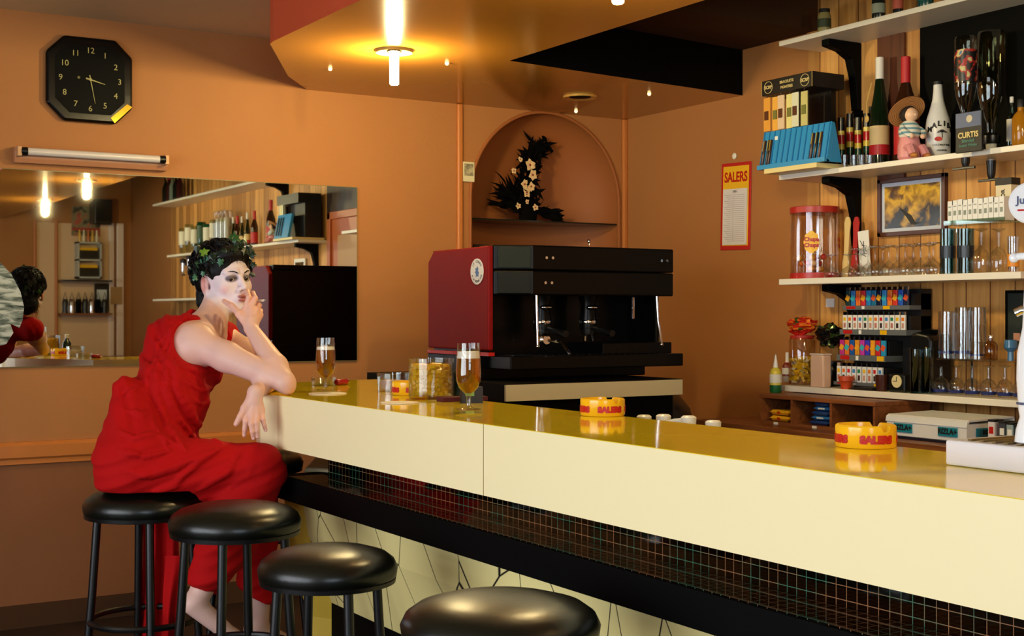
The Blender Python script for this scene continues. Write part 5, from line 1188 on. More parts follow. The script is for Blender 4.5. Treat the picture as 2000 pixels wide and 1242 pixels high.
for i, (y, k) in enumerate(((.05, .62), (.28, .6), (.42, .66), (1.28, .8))):
    o = dup(src, (4.27, y, zz2), '%s green bottle from the left on the mirrored shelf' % ordn[i], group='green bottles seen in the mirror', scale=k)
src = objs['dark brown bottle with a red capsule behind the straw-hatted doll']
for i, (y, k) in enumerate(((.16, .66), (.6, .7), (1.00, .85))): dup(src, (4.27, y, zz2), '%s brown bottle from the left on the mirrored shelf' % ordn[i], group='brown bottles seen in the mirror', scale=k)
src = objs['white opaque bottle with palm picture and arched black lettering']
dup(src, (4.25, 1.40, zz2), 'white bottle right of the brown ones, reflected in the mirror', group='bottles seen in the mirror', scale=.75)
src = objs['ceramic doll in a straw hat, striped jumper and pink trousers']
dup(src, (4.22, 1.16, zz2), 'small pale figurine reflected beside the wreath', rz=PI, group='figurines', scale=.75)
# reflected blue display + dark carton
t = T('pen_display', 'blue pen display reflected in the mirror, right of the bottles', 'display case', (4.10, 1.50, zz2+.02))
B().prismy([(0, 0), (.02, 0), (.06, .19), (.04, .195)], 0, .30).build('case', BLUEP, t)
for k in (0, 1, 2): B().prismy([(-.004, .02), (.0, .02), (.03, .17), (.026, .17)], .04+.05*k, .055+.05*k).build('pen_row', BPLAS, t)
tag(B().box(4.10, 4.38, 1.48, 1.90, zz2, zz2+.018).build('small_board', MATS['yellowed_board']), 'small board under the reflected blue display', 'board')
t = T('strap_display', 'black display stand with hanging packets reflected in the mirror', 'display stand', (4.16, 1.42, zz2+.02)); B().box(0, .2, .0, .46, .28, .36).build('header_box', CARTB, t); B().box(.06, .2, .1, .46, 0, .28).build('carton_body', BLKP, t)
for k in range(4): B().box(.0, .02, .30+.035*k-.3, .328+.035*k-.3, .14, .28).build('packet', mat('packet_%d' % (k+1), pk[k+1], .4), t)
# row of upturned spirit bottles on a wall rail, left in the mirror
rail = T('bottle_rail', 'dark rail carrying the row of upturned spirit bottles in the mirror', 'rail', (4.30, -1.47, 1.86)); B().box(-.02, .10, 0, 1.3, -.012, .012).build('rail_bar', BMET, rail); B().box(.08, .1, .1, .14, -.3, .4).box(.08, .1, 1.1, 1.14, -.3, .4).build('rail_posts', BMET, rail)
ols = [o for o in bpy.data.objects if o.parent is None and o.name.startswith('upturned_bottle')]
cs = [((214, 206, 180), 1), ((200, 210, 200), 2), ((190, 190, 160), 3), ((14, 60, 30), 4), ((18, 70, 40), 5), ((150, 130, 80), 6)]
for i, (c, k) in enumerate(cs):
    y = -1.34+.19*i
    t = T('upturned_bottle', '%s upturned spirit bottle from the left in the mirrored row' % ordn[i], 'bottle', (4.24, y, 1.88+.03*(i % 2)), 0, 'upturned spirit bottles seen in the mirror')
    r = .045; h = .34
    B().lathe([(1e-4, h), (r*.9, h), (r, h-.01), (r, h*.45), (r*.8, h*.32), (r*.35, h*.16), (r*.3, .02)], 20).build('bottle_glass', mat('up_%d' % k, c, .12, spec=.7) if i > 2 else PALEG, t, smooth=True)
    B().shell([(r+.001, h*.5), (r+.001, h*.9)], 20).build('label_paper', mat('upl_%d' % k, (226, 222, 200) if i != 3 else (20, 70, 40), .5), t)
    B().lathe([(.03, -.012), (.034, .02), (.02, .03)], 16).build('clamp', BPLAS, t); B().lathe([(.012, -.13), (.02, -.09), (.02, -.012)], 14).build('measure', CHROME, t, smooth=True)
    B().obox((0, 0, -.135), .006, .045, .006).build('push_bar', BPLAS, t)
for i in range(5):
    y = -.35+.13*i if False else -2.0+.12*i
    p = Vector((4.26, y, Z1-.06)); t = T('tall_dark_bottle', '%s dark bottle from the left on the mirrored topmost shelf' % ordn[i], 'bottle', p, 0, 'dark bottles on the mirrored topmost shelf')
    B().lathe(prof_bottle(.30, .036, 'wine'), 16).build('body', mat('dkb_%d' % (i % 3), [(20, 26, 20), (60, 24, 24), (120, 130, 120)][i % 3], .15), t, smooth=True); B().lathe([(.015, .25), (.015, .302), (1e-4, .303)], 12).build('cap', [CHROME, LABR, BPLAS][i % 3], t)
# tall glass cylinders (drinks dispensers)
for i, y in enumerate((-.29, -.17, -.055)):
    t = T('tall_glass_jar', '%s tall clear glass cylinder from the left beside the upturned bottles in the mirror' % ordn[i], 'jar', (4.25, y, zz2), 0, 'tall clear cylinders seen in the mirror')
    B().shell([(.05, 0), (.052, .01), (.052, .36), (.04, .37)], 20).build('glass_wall', CLEAR, t, smooth=True); B().lathe([(.03, .01), (.03, .30), (1e-4, .3)], 14).build('contents', mat('jar_contents_%d' % i, [(220, 214, 190), (200, 190, 120), (210, 200, 170)][i], .4), t)
t = T('reflected_picture', 'white framed picture under the mirrored bottle shelf', 'picture', (XW-.018, 1.35, 1.62)); B().box(-.012, 0, -.12, .12, 0, .20).build('frame', WHTP, t); B().box(-.0135, -.012, -.09, .09, .03, .17).build('photograph', PH, t)
t = T('red_box', 'long reddish carton on the lower mirrored shelf', 'box', (4.22, 1.15, Z3+.0005)); B().box(0, .12, 0, .5, 0, .11).build('carton', mat('red_carton', (150, 50, 36), .5), t); B().box(.002, .118, .002, .498, .108, .112).build('lid', mat('pale_lid', (200, 170, 130), .5), t)
# ---- near wall corner behind the camera (left part of the mirror)
yN = YB+.002
def flat(px0, py0, px1, py1, d=.02, y=None):
    a = mir(px0, py0, (y or yN)+d); b_ = mir(px1, py1, (y or yN)+d); return min(a.x, b_.x), max(a.x, b_.x), min(a.z, b_.z), max(a.z, b_.z)
PINKW = mat('pale_plaster', (226, 190, 150), .6)
x0, x1, z0, z1 = flat(72, 345, 214, 712)
struct(B().box(x0, x1, yN, yN+.01, 0, 2.40).build('wall_pale_panel', PINKW), 'pale plaster strip of the near wall, seen in the mirror')
for i, px in enumerate((68, 110)):
    q = mir(px, 500, yN+.03); struct(B().tube([(q.x, yN+.03, .0), (q.x, yN+.03, 2.42)], .02, 8).build('trim_%d' % (6+i), TRIM, smooth=True), 'vertical strip on the near wall')
for i, (a, b2) in enumerate(((214, 224), (229, 243))):
    x0, x1, _, _ = flat(a, 400, b2, 500, .06)
    struct(B().box(x0, min(x1, XW-.002), yN, yN+.05, 0, 2.42).build('trim_%d' % (8+i), mat('pale_pilaster', (236, 214, 196), .35), bevel=.01), 'pale vertical pilaster in the mirror')
x0, x1, z0, z1 = flat(183, 388, 219, 440, .30)
t = T('television', 'black television on a wall arm reflected near the mirrored corner', 'television', ((x0+x1)/2, yN+.22, z0)); hw = (x1-x0)/2; hz = z1-z0
B().prismx([(-.14, .02), (.10, 0), (.10, hz), (-.14, hz*.9)], -hw, hw).build('casing', BPLAS, t, bevel=.02); B().box(-hw*.85, hw*.85, .10, .104, hz*.12, hz*.9).build('screen', mat('screen_dark', (16, 18, 20), .1), t); B().box(-.03, .03, -.2, -.1, hz*.3, hz*.6).build('wall_arm', BMET, t)
x0, x1, z0, z1 = flat(140, 402, 196, 462)
def postertex(nt, b, v):
    f = noise(nt, v, 9, 4, .3); nt.links.new(ramp(nt, f, [(.38, srgb(60, 54, 40)), (.5, srgb(140, 128, 92)), (.62, srgb(190, 80, 60)), (.68, srgb(90, 84, 60))]), b.inputs['Base Color'])
t = T('wall_poster', 'dull green and red poster reflected under the ceiling lamps', 'poster', ((x0+x1)/2, yN+.012, z0)); w_ = (x1-x0)/2
B().box(-w_, w_, 0, .004, 0, z1-z0).build('sheet', texmat('poster_print', postertex, .5), t); B().box(-w_, w_, .004, .006, (z1-z0)*.18, (z1-z0)*.28).build('red_bar', mat('poster_red', (170, 60, 50), .5), t)
x0, x1, z0, z1 = flat(150, 472, 197, 544, .12)
t = T('wall_rack', 'grey metal two-shelf wall rack with dark contents, reflected left of the pilasters', 'rack', ((x0+x1)/2, yN+.002, z0)); w_ = (x1-x0)/2; hz = z1-z0
b = B()
for xx in (-w_, w_-.02): b.box(xx, xx+.02, 0, .16, 0, hz)
for z in (0, hz*.48, hz-.02): b.box(-w_, w_, 0, .16, z, z+.02)
b.build('frame', mat('rack_grey', (190, 194, 188), .4, metal=.3), t)
for z in (.03, hz*.5+.02): B().box(-w_*.8, w_*.8, .02, .13, z, z+hz*.28).build('dark_box', BPLAS, t); B().box(-w_*.8, w_*.7, .13, .14, z+hz*.22, z+hz*.3).build('yellow_edge', YELP, t)
for i in range(5):
    xx = (x0+x1)/2-w_*.7+i*w_*.36; o = tag(B().lathe([(.016, 0), (.018, .06), (.012, .10), (.01, .14), (1e-4, .142)], 12).build('small_bottle', mat('rb_%d' % (i % 3), [(230, 180, 60), (236, 220, 180), (200, 110, 50)][i % 3], .3), smooth=True, loc=(xx, yN+.08, z1+.001)), '%s small yellow bottle on top of the reflected metal rack' % ordn[i], 'bottle', 'bottles on the reflected rack')
for i, py in enumerate((546, 610)):
    x0, x1, z0, z1 = flat(118, py, 216, py+3, .15)
    tag(B().box(x0, x1, yN+.012, yN+.24, z0-.01, z0+.008).build('glass_shelf', GSH if i == 0 else WOODB), ['upper dark glass', 'lower brown'][i]+' shelf reflected behind the turned back', 'shelf')
    if i == 1:
        for k in range(7):
            xx = x0+.06+(x1-x0-.12)*k/6; tt_ = T('trinket', '%s dark trinket from the right on the lower brown shelf in the mirror' % ordn[k], 'ornament', (xx, yN+.12, z0+.0085), 0, 'trinkets on the reflected shelf')
            B().lathe([(.035, 0), (.03, .06), (.035, .12), (.02, .16), (1e-4, .165)], 12).build('body', [BPLAS, CHROME, DG][k % 3], tt_, smooth=True); B().tube([(-.03, 0, .13), (0, 0, .24), (.03, 0, .13)], .005, 6).build('handle', BMET, tt_)
x0, x1, z0, z1 = flat(186, 552, 214, 612, .08)
t = T('bright_picture', 'tall pale glazed picture reflected above the lower brown shelf', 'picture', ((x0+x1)/2, yN+.03, z0+.02)); w_ = (x1-x0)/2
B().box(-w_, w_, 0, .02, 0, z1-z0-.03).build('frame', BPLAS, t); B().box(-w_*.7, w_*.7, .02, .023, .06, z1-z0-.1).build('pale_sheet', mat('pale_glaze', (210, 216, 216), .2), t)
x0, x1, z0, z1 = flat(218, 560, 239, 594, .1)
tag(B().box(x0, x1, yN+.05, yN+.07, z0, z1).build('door_plate', mat('plate_wood', (170, 130, 80), .4)), 'small square plate on the pale pilasters in the mirror', 'plate')
t = T('side_table', 'small dark table against the near wall, only seen in the mirror', 'table', (3.9, -3.55, 0)); B().box(-.4, .4, -.28, .25, .82, .86).build('table_top', WOODB, t)
for a in (-.35, .35):
    for b2 in (-.24, .2): B().box(a-.02, a+.02, b2-.02, b2+.02, 0, .82).build('leg', WOODB, t)
# ================================================================== implicit-surface mesher for the figure
def sdf_mesh(f, lo, hi, h, name, mats, parent=None, color=None, loc=(0, 0, 0), band=1.0):
    """f(points Nx3) -> signed distance; surface nets on a grid that is only evaluated near the surface"""
    lo = np.array(lo, np.float32); hi = np.array(hi, np.float32); C = 6
    nc = np.ceil((hi-lo)/(h*C)).astype(int)+1; n = nc*C+1
    g = np.stack(np.meshgrid(*[np.arange(k, dtype=np.float32) for k in nc+1], indexing='ij'), -1).reshape(-1, 3)*(h*C)+lo
    fc = np.concatenate([f(c) for c in np.array_split(g, max(1, len(g)//200000))]).reshape(nc+1)
    ext = np.repeat(np.repeat(np.repeat(fc[:-1, :-1, :-1], C, 0), C, 1), C, 2)
    A = np.full(n, 1, np.float32); A[:-1, :-1, :-1] = ext; A[-1] = A[-2]; A[:, -1] = A[:, -2]; A[:, :, -1] = A[:, :, -2]
    lim = h*C*1.75*band
    act = np.zeros(nc, bool)
    cc = np.abs(fc) < lim
    for i in (0, 1):
        for j in (0, 1):
            for k in (0, 1): act |= cc[i:nc[0]+i, j:nc[1]+j, k:nc[2]+k]
    m = np.zeros(n, bool); mm = np.repeat(np.repeat(np.repeat(act, C, 0), C, 1), C, 2)
    m[:-1, :-1, :-1] = mm; m[1:, :-1, :-1] |= mm; m[:-1, 1:, :-1] |= mm; m[:-1, :-1, 1:] |= mm; m[1:, 1:, 1:] |= mm
    idx = np.argwhere(m); P = idx.astype(np.float32)*h+lo
    val = np.concatenate([f(c) for c in np.array_split(P, max(1, len(P)//200000))])
    A[m] = val
    sgn = A < 0
    cell = np.zeros(n-1, bool); allin = np.ones(n-1, bool)
    sl = [(i, j, k) for i in (0, 1) for j in (0, 1) for k in (0, 1)]
    for i, j, k in sl:
        s_ = sgn[i:n[0]-1+i, j:n[1]-1+j, k:n[2]-1+k]; cell |= s_; allin &= s_
    cell &= ~allin
    ci = np.argwhere(cell); vid = np.full(n-1, -1, np.int64); vid[tuple(ci.T)] = np.arange(len(ci))
    acc = np.zeros((len(ci), 3), np.float32); cnt = np.zeros(len(ci), np.float32)
    for a in range(3):
        for o1 in (0, 1):
            for o2 in (0, 1):
                off = [0, 0, 0]; oth = [b for b in range(3) if b != a]; off[oth[0]] = o1; off[oth[1]] = o2; e = list(off); e[a] = 1
                p0 = ci+off; p1 = ci+e; v0 = A[tuple(p0.T)]; v1 = A[tuple(p1.T)]; cr = (v0 < 0) != (v1 < 0)
                tt = np.where(cr, v0/(v0-v1+1e-12), 0); q = p0.astype(np.float32); q[:, a] += tt; acc[cr] += q[cr]; cnt += cr
    V = acc/cnt[:, None]*h+lo
    faces = []
    for a in range(3):
        b, c = (a+1) % 3, (a+2) % 3
        s0 = [slice(1, n[d]-1) for d in range(3)]; s0[a] = slice(0, n[a]-1); s1 = list(s0); s1[a] = slice(1, n[a])
        x0, x1 = sgn[tuple(s0)], sgn[tuple(s1)]; e = np.argwhere(x0 != x1)
        if not len(e): continue
        flip = x0[tuple(e.T)]; base = e.copy()
        for d in range(3):
            if d != a: base[:, d] += 1
        def v(db, dc):
            q = base.copy(); q[:, b] += db; q[:, c] += dc; return vid[tuple(q.T)]
        quad = np.stack([v(-1, -1), v(0, -1), v(0, 0), v(-1, 0)], 1)
        quad[~flip] = quad[~flip][:, ::-1]; faces.append(quad)
    Fq = np.concatenate(faces); Fq = Fq[(Fq >= 0).all(1)]
    me = bpy.data.meshes.new(name); me.vertices.add(len(V)); me.vertices.foreach_set('co', (V-np.array(loc, np.float32)).ravel())
    me.loops.add(len(Fq)*4); me.loops.foreach_set('vertex_index', Fq.ravel().astype(np.int32))
    me.polygons.add(len(Fq)); me.polygons.foreach_set('loop_start', np.arange(len(Fq), dtype=np.int32)*4)
    me.polygons.foreach_set('use_smooth', np.ones(len(Fq), bool)); me.update(calc_edges=True); me.validate()
    for mt_ in (mats if isinstance(mats, (list, tuple)) else [mats]): me.materials.append(mt_)
    if color is not None:
        at_ = me.color_attributes.new('tint', 'FLOAT_COLOR', 'POINT'); at_.data.foreach_set('color', color(V).astype(np.float32).ravel())
    o = bpy.data.objects.new(name, me); COL.objects.link(o); o.parent = parent; return o
def smin(a, b, k):
    hh = np.clip(.5+.5*(b-a)/k, 0, 1); return b*(1-hh)+a*hh-k*hh*(1-hh)
def smax(a, b, k): return -smin(-a, -b, k)
def A3(v): return np.array(tuple(v), np.float32)
def rcone(P, a, b, ra, rb):
    a, b = A3(a), A3(b); ab = b-a; t = np.clip(((P-a)@ab)/(ab@ab), 0, 1)
    return np.linalg.norm(P-a-t[:, None]*ab, axis=1)-(ra+(rb-ra)*t)
def sph(P, c, r): return np.linalg.norm(P-A3(c), axis=1)-r
def ell(P, c, r, ax=None):
    q = P-A3(c)
    if ax is not None: q = q@ax.T
    r = np.array(r, np.float32); k0 = np.linalg.norm(q/r, axis=1); k1 = np.linalg.norm(q/(r*r), axis=1)
    return k0*(k0-1)/np.maximum(k1, 1e-6)
VAX = np.array([A3(RT), A3(FW), A3(UP)], np.float32)          # right, forward, up rows
def W(px, py, t): return att(px, py, t)
def vnoise(P, s, seed=0):
    q = P*s+seed*7.13; r = 0
    for k, a in enumerate((1, .5)):
        f = 2**k; r = r+a*(np.sin(q[:, 0]*f+1.3*np.sin(q[:, 1]*f*1.1+seed))+np.sin(q[:, 1]*f*1.07+1.7*np.sin(q[:, 2]*f*.9))+np.sin(q[:, 2]*f*1.13+1.1*np.sin(q[:, 0]*f+2)))
    return r/4.5
# ------------------------------------------------------------------ joints of the seated figure
H0 = W(440, 547, 4.56)
toc = (O-H0); toc.z = 0; toc.normalize(); rtc = Vector((-toc.y, toc.x, 0))      # to camera, and viewer-right
psi = math.radians(35)
hf = (toc*math.cos(psi)+rtc*math.sin(psi)).normalized(); hs = Vector((hf.y, -hf.x, 0))    # face direction; side axis
if hs.dot(rtc) > 0: hs = -hs                        # hs points to the viewer's left (her right ear)
pit = math.radians(3); hu = (UP*math.cos(pit)-hf*math.sin(pit)).normalized(); hf = (hf*math.cos(pit)+UP*math.sin(pit)).normalized()
rol = math.radians(-3); hs, hu = hs*math.cos(rol)+hu*math.sin(rol), hu*math.cos(rol)-hs*math.sin(rol)
HAX = np.array([A3(hs), A3(hf), A3(hu)], np.float32); HS = 1.0
def toh(P): return ((P-A3(H0))@HAX.T)/HS
def fromh(a, b, c): return H0+(hs*a+hf*b+hu*c)*HS
SR, ER, WR = W(385, 672, 4.24), W(556, 746, 4.10), W(491, 642, 4.29)
NB = W(400, 645, 4.43); SL, EL, WL = W(432, 660, 4.62), W(548, 730, 4.46), W(499, 766, 4.045)
HR, HL = W(262, 915, 3.96), W(272, 912, 4.16)
KR, KL = W(500, 922, 4.04), W(498, 925, 4.22)
AR, AL = W(388, 1165, 3.93), W(505, 1215, 4.22)
def face(P):
    """head in its own frame: a side (+ = her right), b forward, c up from the eyes"""
    q = toh(P); E = lambda c, r: ell(q, c, r); S_ = lambda c, r: sph(q, c, r); Cn = lambda a, b, ra, rb: rcone(q, a, b, ra, rb)
    aq = q.copy(); aq[:, 0] = np.abs(aq[:, 0]); E2 = lambda c, r: ell(aq, c, r); S2 = lambda c, r: sph(aq, c, r); C2 = lambda a, b, ra, rb: rcone(aq, a, b, ra, rb)
    d = E((0, -.014, .038), (.074, .094, .080))
    d = smin(d, E((0, .026, -.012), (.063, .062, .082)), .03)
    d = smin(d, E((0, .040, -.072), (.043, .044, .040)), .03)
    d = smin(d, S_((0, .078, -.103), .0155), .022)
    d = smin(d, C2((.056, .0, -.055), (.022, .066, -.098), .016, .012), .022)      # jaw line
    d = smin(d, S2((.044, .052, -.028), .019), .022)                               # cheekbone
    d = smin(d, C2((.012, .084, .020), (.044, .070, .022), .009, .008), .014)      # brow ridge
    d = smax(d, -E2((.031, .094, .002), (.018, .016, .0125)), .014)                # eye socket
    d = smin(d, E2((.031, .0735, .0045), (.0165, .0145, .0135)), .003)             # upper lid volume
    d = smax(d, -E2((.031, .090, -.0022), (.0128, .010, .0038)), .002)             # lid opening
    d = smin(d, Cn((0, .083, .010), (0, .106, -.032), .0075, .0095), .010)         # nose
    d = smin(d, S2((.0115, .096, -.037), .0075), .006)
    d = smax(d, -E2((.006, .104, -.0455), (.0035, .006, .004)), .003)
    d = smin(d, E((0, .080, -.066), (.026, .016, .020)), .012)                     # mouth mound
    d = smin(d, E2((.007, .0945, -.0610), (.014, .008, .0050)), .005)
    d = smin(d, E((0, .0935, -.0735), (.017, .009, .0062)), .005)
    d = smax(d, -E((0, .104, -.0675), (.024, .010, .0016)), .003)
    # ears
    er = E2((.0765, -.012, -.012), (.0085, .019, .032)); er = smax(er, -E2((.086, -.006, -.010), (.006, .0115, .021)), .004)
    er = smin(er, E2((.081, .001, -.014), (.004, .005, .009)), .004); er = smin(er, S2((.074, -.002, -.040), .007), .008)
    d = smin(d, er, .006)
    return d*HS
def hand_chain(P, d, pts, rr, k=.004):
    for i in range(len(pts)-1): 
        c = rcone(P, pts[i], pts[i+1], rr[i], rr[i+1]); d = c if d is None else smin(d, c, k)
    return d
RF = dict(  # right hand joints: knuckle, mid, end, tip
    index=[W(479, 606, 4.325), W(486, 581, 4.325), W(483, 569, 4.355), W(474, 572, 4.385)],
    middle=[W(490, 603, 4.322), W(498, 583, 4.335), W(494, 572, 4.365), W(484, 577, 4.390)],
    ring=[W(500, 607, 4.328), W(506, 596, 4.352), W(499, 594, 4.380), W(490, 597, 4.395)],
    little=[W(507, 615, 4.338), W(509, 607, 4.362), W(502, 606, 4.385), W(494, 609, 4.395)],
    thumb=[W(480, 630, 4.305), W(467, 613, 4.31), W(453, 597, 4.335), W(438, 588, 4.368)])
LFj = dict(
    index=[W(484, 803, 4.035), W(480, 823, 4.02), W(478, 838, 4.02), W(477, 850, 4.025)],
    middle=[W(493, 805, 4.03), W(491, 828, 4.01), W(493, 843, 4.01), W(495, 856, 4.018)],
    ring=[W(502, 804, 4.035), W(501, 825, 4.015), W(502, 841, 4.015), W(503, 853, 4.02)],
    little=[W(510, 801, 4.045), W(513, 819, 4.03), W(516, 830, 4.03), W(519, 840, 4.035)],
    thumb=[W(490, 782, 4.04), W(478, 797, 4.03), W(469, 814, 4.02), W(461, 828, 4.018)])
def hand(P, J, wr, kn=.006):
    d = None
    pr = [.0105, .0088, .0076, .0062]
    kd = {k: v for k, v in J.items()}
    wv = Vector(wr)
    palm = None
    for k in ('index', 'middle', 'ring', 'little'):
        c = rcone(P, wv+(Vector(kd[k][0])-wv)*.12, kd[k][0], .0150, .0122); palm = c if palm is None else smin(palm, c, .010)
    th = rcone(P, wv+(Vector(kd['thumb'][0])-wv)*.2, kd['thumb'][1], .016, .0125); palm = smin(palm, th, .010)
    out = palm
    for k in ('index', 'middle', 'ring', 'little'):
        sc = {'index': 1, 'middle': 1.03, 'ring': .98, 'little': .86}[k]
        f = hand_chain(P, None, kd[k], [q*sc for q in pr], .002)
        f = smin(f, sph(P, kd[k][1], .0092*sc), .003)
        d = f if d is None else smin(d, f, .0025)
    t_ = hand_chain(P, None, kd['thumb'][1:], [.0115, .0098, .0080], .003); d = smin(d, t_, .003)
    # tendons
    for k in ('index', 'middle', 'ring', 'little'):
        m_ = wv+(Vector(kd[k][0])-wv)*.45; off = (O-wv).normalized()*.0125
        palm = smin(palm, rcone(P, m_+off, Vector(kd[k][0])+off*.62, .0020, .0042), .006)
    return smin(palm, d, kn)
def torso(P, e=0.0):
    d = ell(P, W(368, 700, 4.34), (.100+e, .150+e, .125+e), VAX)
    d = smin(d, ell(P, W(332, 780, 4.20), (.102+e, .132+e, .13+e), VAX), .05)
    d = smin(d, ell(P, W(278, 890, 4.06), (.112+e, .172+e, .125+e), VAX), .06)
    d = smin(d, ell(P, W(352, 680, 4.29), (.058+e, .085+e, .085+e), VAX), .04)      # shoulder blade
    return d
def legs(P, e=0.0):
    d = rcone(P, HR, KR, .098+e, .064+e); d = smin(d, rcone(P, HL, KL, .098+e, .064+e), .03); return d
def shanks(P, e=0.0):
    d = None
    for K, A_ in ((KR, AR), (KL, AL)):
        m_ = K+(A_-K)*.35; q = smin(rcone(P, K, m_, .058+e, .056+e), rcone(P, m_, A_, .056+e, .033+e), .03); d = q if d is None else np.minimum(d, q)
    return d
def body(P):
    d = face(P)
    d = smin(d, rcone(P, fromh(0, -.022, -.055), NB, .051, .053), .022)
    for s_ in (-1, 1): d = smin(d, rcone(P, fromh(s_*.052, -.015, -.06), NB+(O-NB).normalized()*.05*(.6 if s_ > 0 else -.6), .012, .012), .02)   # neck muscles
    tr = torso(P); tr = smin(tr, rcone(P, NB, SR, .050, .050), .04); tr = smin(tr, rcone(P, NB, SL, .050, .050), .04)
    d = smin(d, tr, .035)
    mid = SR+(ER-SR)*.35; md2 = SR+(ER-SR)*.8
    arm = smin(sph(P, SR, .056), rcone(P, SR, mid, .052, .046), .03); arm = smin(arm, rcone(P, mid, md2, .046, .037), .02); arm = smin(arm, rcone(P, md2, ER, .037, .031), .02)
    f1 = ER+(WR-ER)*.28; arm = smin(arm, rcone(P, ER, f1, .031, .0395), .014); arm = smin(arm, rcone(P, f1, WR, .0395, .0225), .012)
    arm = smin(arm, sph(P, ER+Vector((.012, 0, -.018)), .018), .02)
    d = smin(d, arm, .03)
    m2 = SL+(EL-SL)*.4; al = smin(rcone(P, SL, m2, .052, .045), rcone(P, m2, EL, .045, .032), .02)
    f2 = EL+(WL+Vector((0, 0, .012))-EL)*.3; al = smin(al, rcone(P, EL, f2, .032, .037), .014); al = smin(al, rcone(P, f2, WL, .037, .0225), .012)
    d = smin(d, al, .02)
    d = smin(d, smin(legs(P), shanks(P), .02), .03)
    for A_, dr in ((AR, Vector((.10, -.02, -.13))), (AL, Vector((.14, .0, -.10)))):
        ft = smin(rcone(P, A_+Vector((-.015, 0, -.02)), A_+dr, .033, .022), rcone(P, A_+dr, A_+dr*1.45, .022, .016), .02); d = smin(d, ft, .015)
    d = smax(d, -np.maximum(P[:, 2]-.832, np.maximum(np.hypot(P[:, 0]-1.155, P[:, 1]-4.005)-.19, .60-P[:, 2])), .004)
    hd = smin(rcone(P, WR, WR+(Vector(RF['middle'][0])-WR)*.35, .0225, .020), hand(P, RF, WR), .010)
    d = smin(d, hd, .005)
    hl = smin(rcone(P, WL, WL+(Vector(LFj['middle'][0])-WL)*.35, .0225, .020), hand(P, LFj, WL), .010)
    d = smin(d, hl, .008)
    return d
def bodycol(V):
    q = toh(V); n = len(V); base = np.tile(np.array(srgb(222, 180, 166)), (n, 1)); lin = lambda *c: np.array(srgb(*c))
    def mixin(col, wgt): base[:] = base*(1-wgt[:, None])+col*wgt[:, None]
    ss = lambda x, a, b: np.clip((x-a)/(b-a), 0, 1)
    fr = 1-ss(ell(q, (0, .04, -.04), (.085, .10, .12)), -.002, .012)
    mixin(lin(228, 214, 220), fr*.85)                                   # white face make-up
    bl = 1-ss(np.linalg.norm(q-np.array([.047, .058, -.032]), axis=1), .006, .022); mixin(lin(232, 150, 142), bl*.75)
    bl = 1-ss(np.linalg.norm(q-np.array([-.047, .058, -.032]), axis=1), .006, .022); mixin(lin(232, 150, 142), bl*.75)
    lp = 1-ss(np.minimum(ell(q, (0, .096, -.0612), (.021, .012, .0055)), ell(q, (0, .095, -.0735), (.019, .012, .0062))), -.001, .0025); mixin(lin(172, 104, 108), lp)
    aq = q.copy(); aq[:, 0] = np.abs(aq[:, 0]); es = 1-ss(ell(aq, (.031, .082, .001), (.020, .02, .010)), -.001, .005); mixin(lin(62, 44, 50), es*.85)   # darker tint round the eyes
    er = 1-ss(ell(aq, (.080, -.010, -.012), (.010, .014, .024)), -.002, .008); mixin(lin(222, 130, 120), er*.6)
    for J, wr in ((RF, WR), (LFj, WL)):
        dd = np.min([np.linalg.norm(V-A3(J[k][i]), axis=1) for k in J for i in range(4)], axis=0); mixin(lin(232, 168, 140), (1-ss(dd, .008, .04))*.55)
    return base
SKIN = mat('skin', (236, 200, 190), .48, spec=.35, sss=.12)
nt = SKIN.node_tree; va = nt.nodes.new('ShaderNodeVertexColor'); va.layer_name = 'tint'; nt.links.new(va.outputs['Color'], nt.nodes['Principled BSDF'].inputs['Base Color'])
person = T('person', 'person in a red toga and leaf wreath, smoking on a stool at the bar end', 'person', (1.155, 4.005, .83))
PL = tuple(person.location)
def box_of(pts, pad): 
    a = np.array([tuple(p) for p in pts]); return a.min(0)-pad, a.max(0)+pad
lo, hi = box_of([H0+UP*.12, SR, ER, WR, SL, EL, WL, HR, HL, KR, KL, AR+Vector((.15, 0, -.2)), AL+Vector((.2, 0, -.16)), LFj['middle'][3], fromh(0, .12, 0)], .13)
bd_ = sdf_mesh(body, lo, hi, .0024, 'body', SKIN, person, bodycol, PL); bd_['label'] = 'bare skin with white face make-up'
# eyes
EYEW = mat('eye_white', (170, 160, 158), .15); IRIS = mat('iris_dark', (20, 12, 10), .1)
for s_ in (1, -1):
    c = fromh(s_*.031, .0735, -.001); look = ((O-c).normalized()*.8+Vector(hf)*.2).normalized()
    e = B().ball((0, 0, 0), .0122, 14).build('eye', EYEW, person, smooth=True, loc=c-person.location)
    M = look.to_track_quat('Z', 'Y').to_matrix(); B().lathe([(.0072, .0102), (.0068, .0112), (.004, .0122), (1e-4, .0127)], 18, rot=M).build('iris', IRIS, e, smooth=True)
    # eyebrows
HAIRM = mat('black_hair', (10, 8, 9), .6, spec=.22)
rr = random.Random(4)
for s_ in (1, -1):
    bb = B()
    for i in range(46):
        u = i/45; a = .013+.036*u; c_ = .0175+.0085*math.sin(PI*min(1, u*1.05)*.75)-.004*u*u; b_ = .0935-.022*u*u-.004*u
        p0 = fromh(s_*a, b_+.001, c_+rr.uniform(-.0012, .0012)); p1 = fromh(s_*(a+.007), b_-.0012, c_+.0015*(1-u)+rr.uniform(-.001, .001)-.001*u)
        bb.tube([p0-person.location, p1-person.location], .001, 4, rs=[.0015, .0006])
    bb.build('eyebrow', HAIRM, person)
    B().tube([fromh(s_*(.0175+.027*k/8), .0865-.009*(k/8)**2-.0015*abs(k-4)/4, .0035*math.sin(PI*k/8)+.0005)-person.location for k in range(9)], .0012, 5).build('lash_line', HAIRM, person)
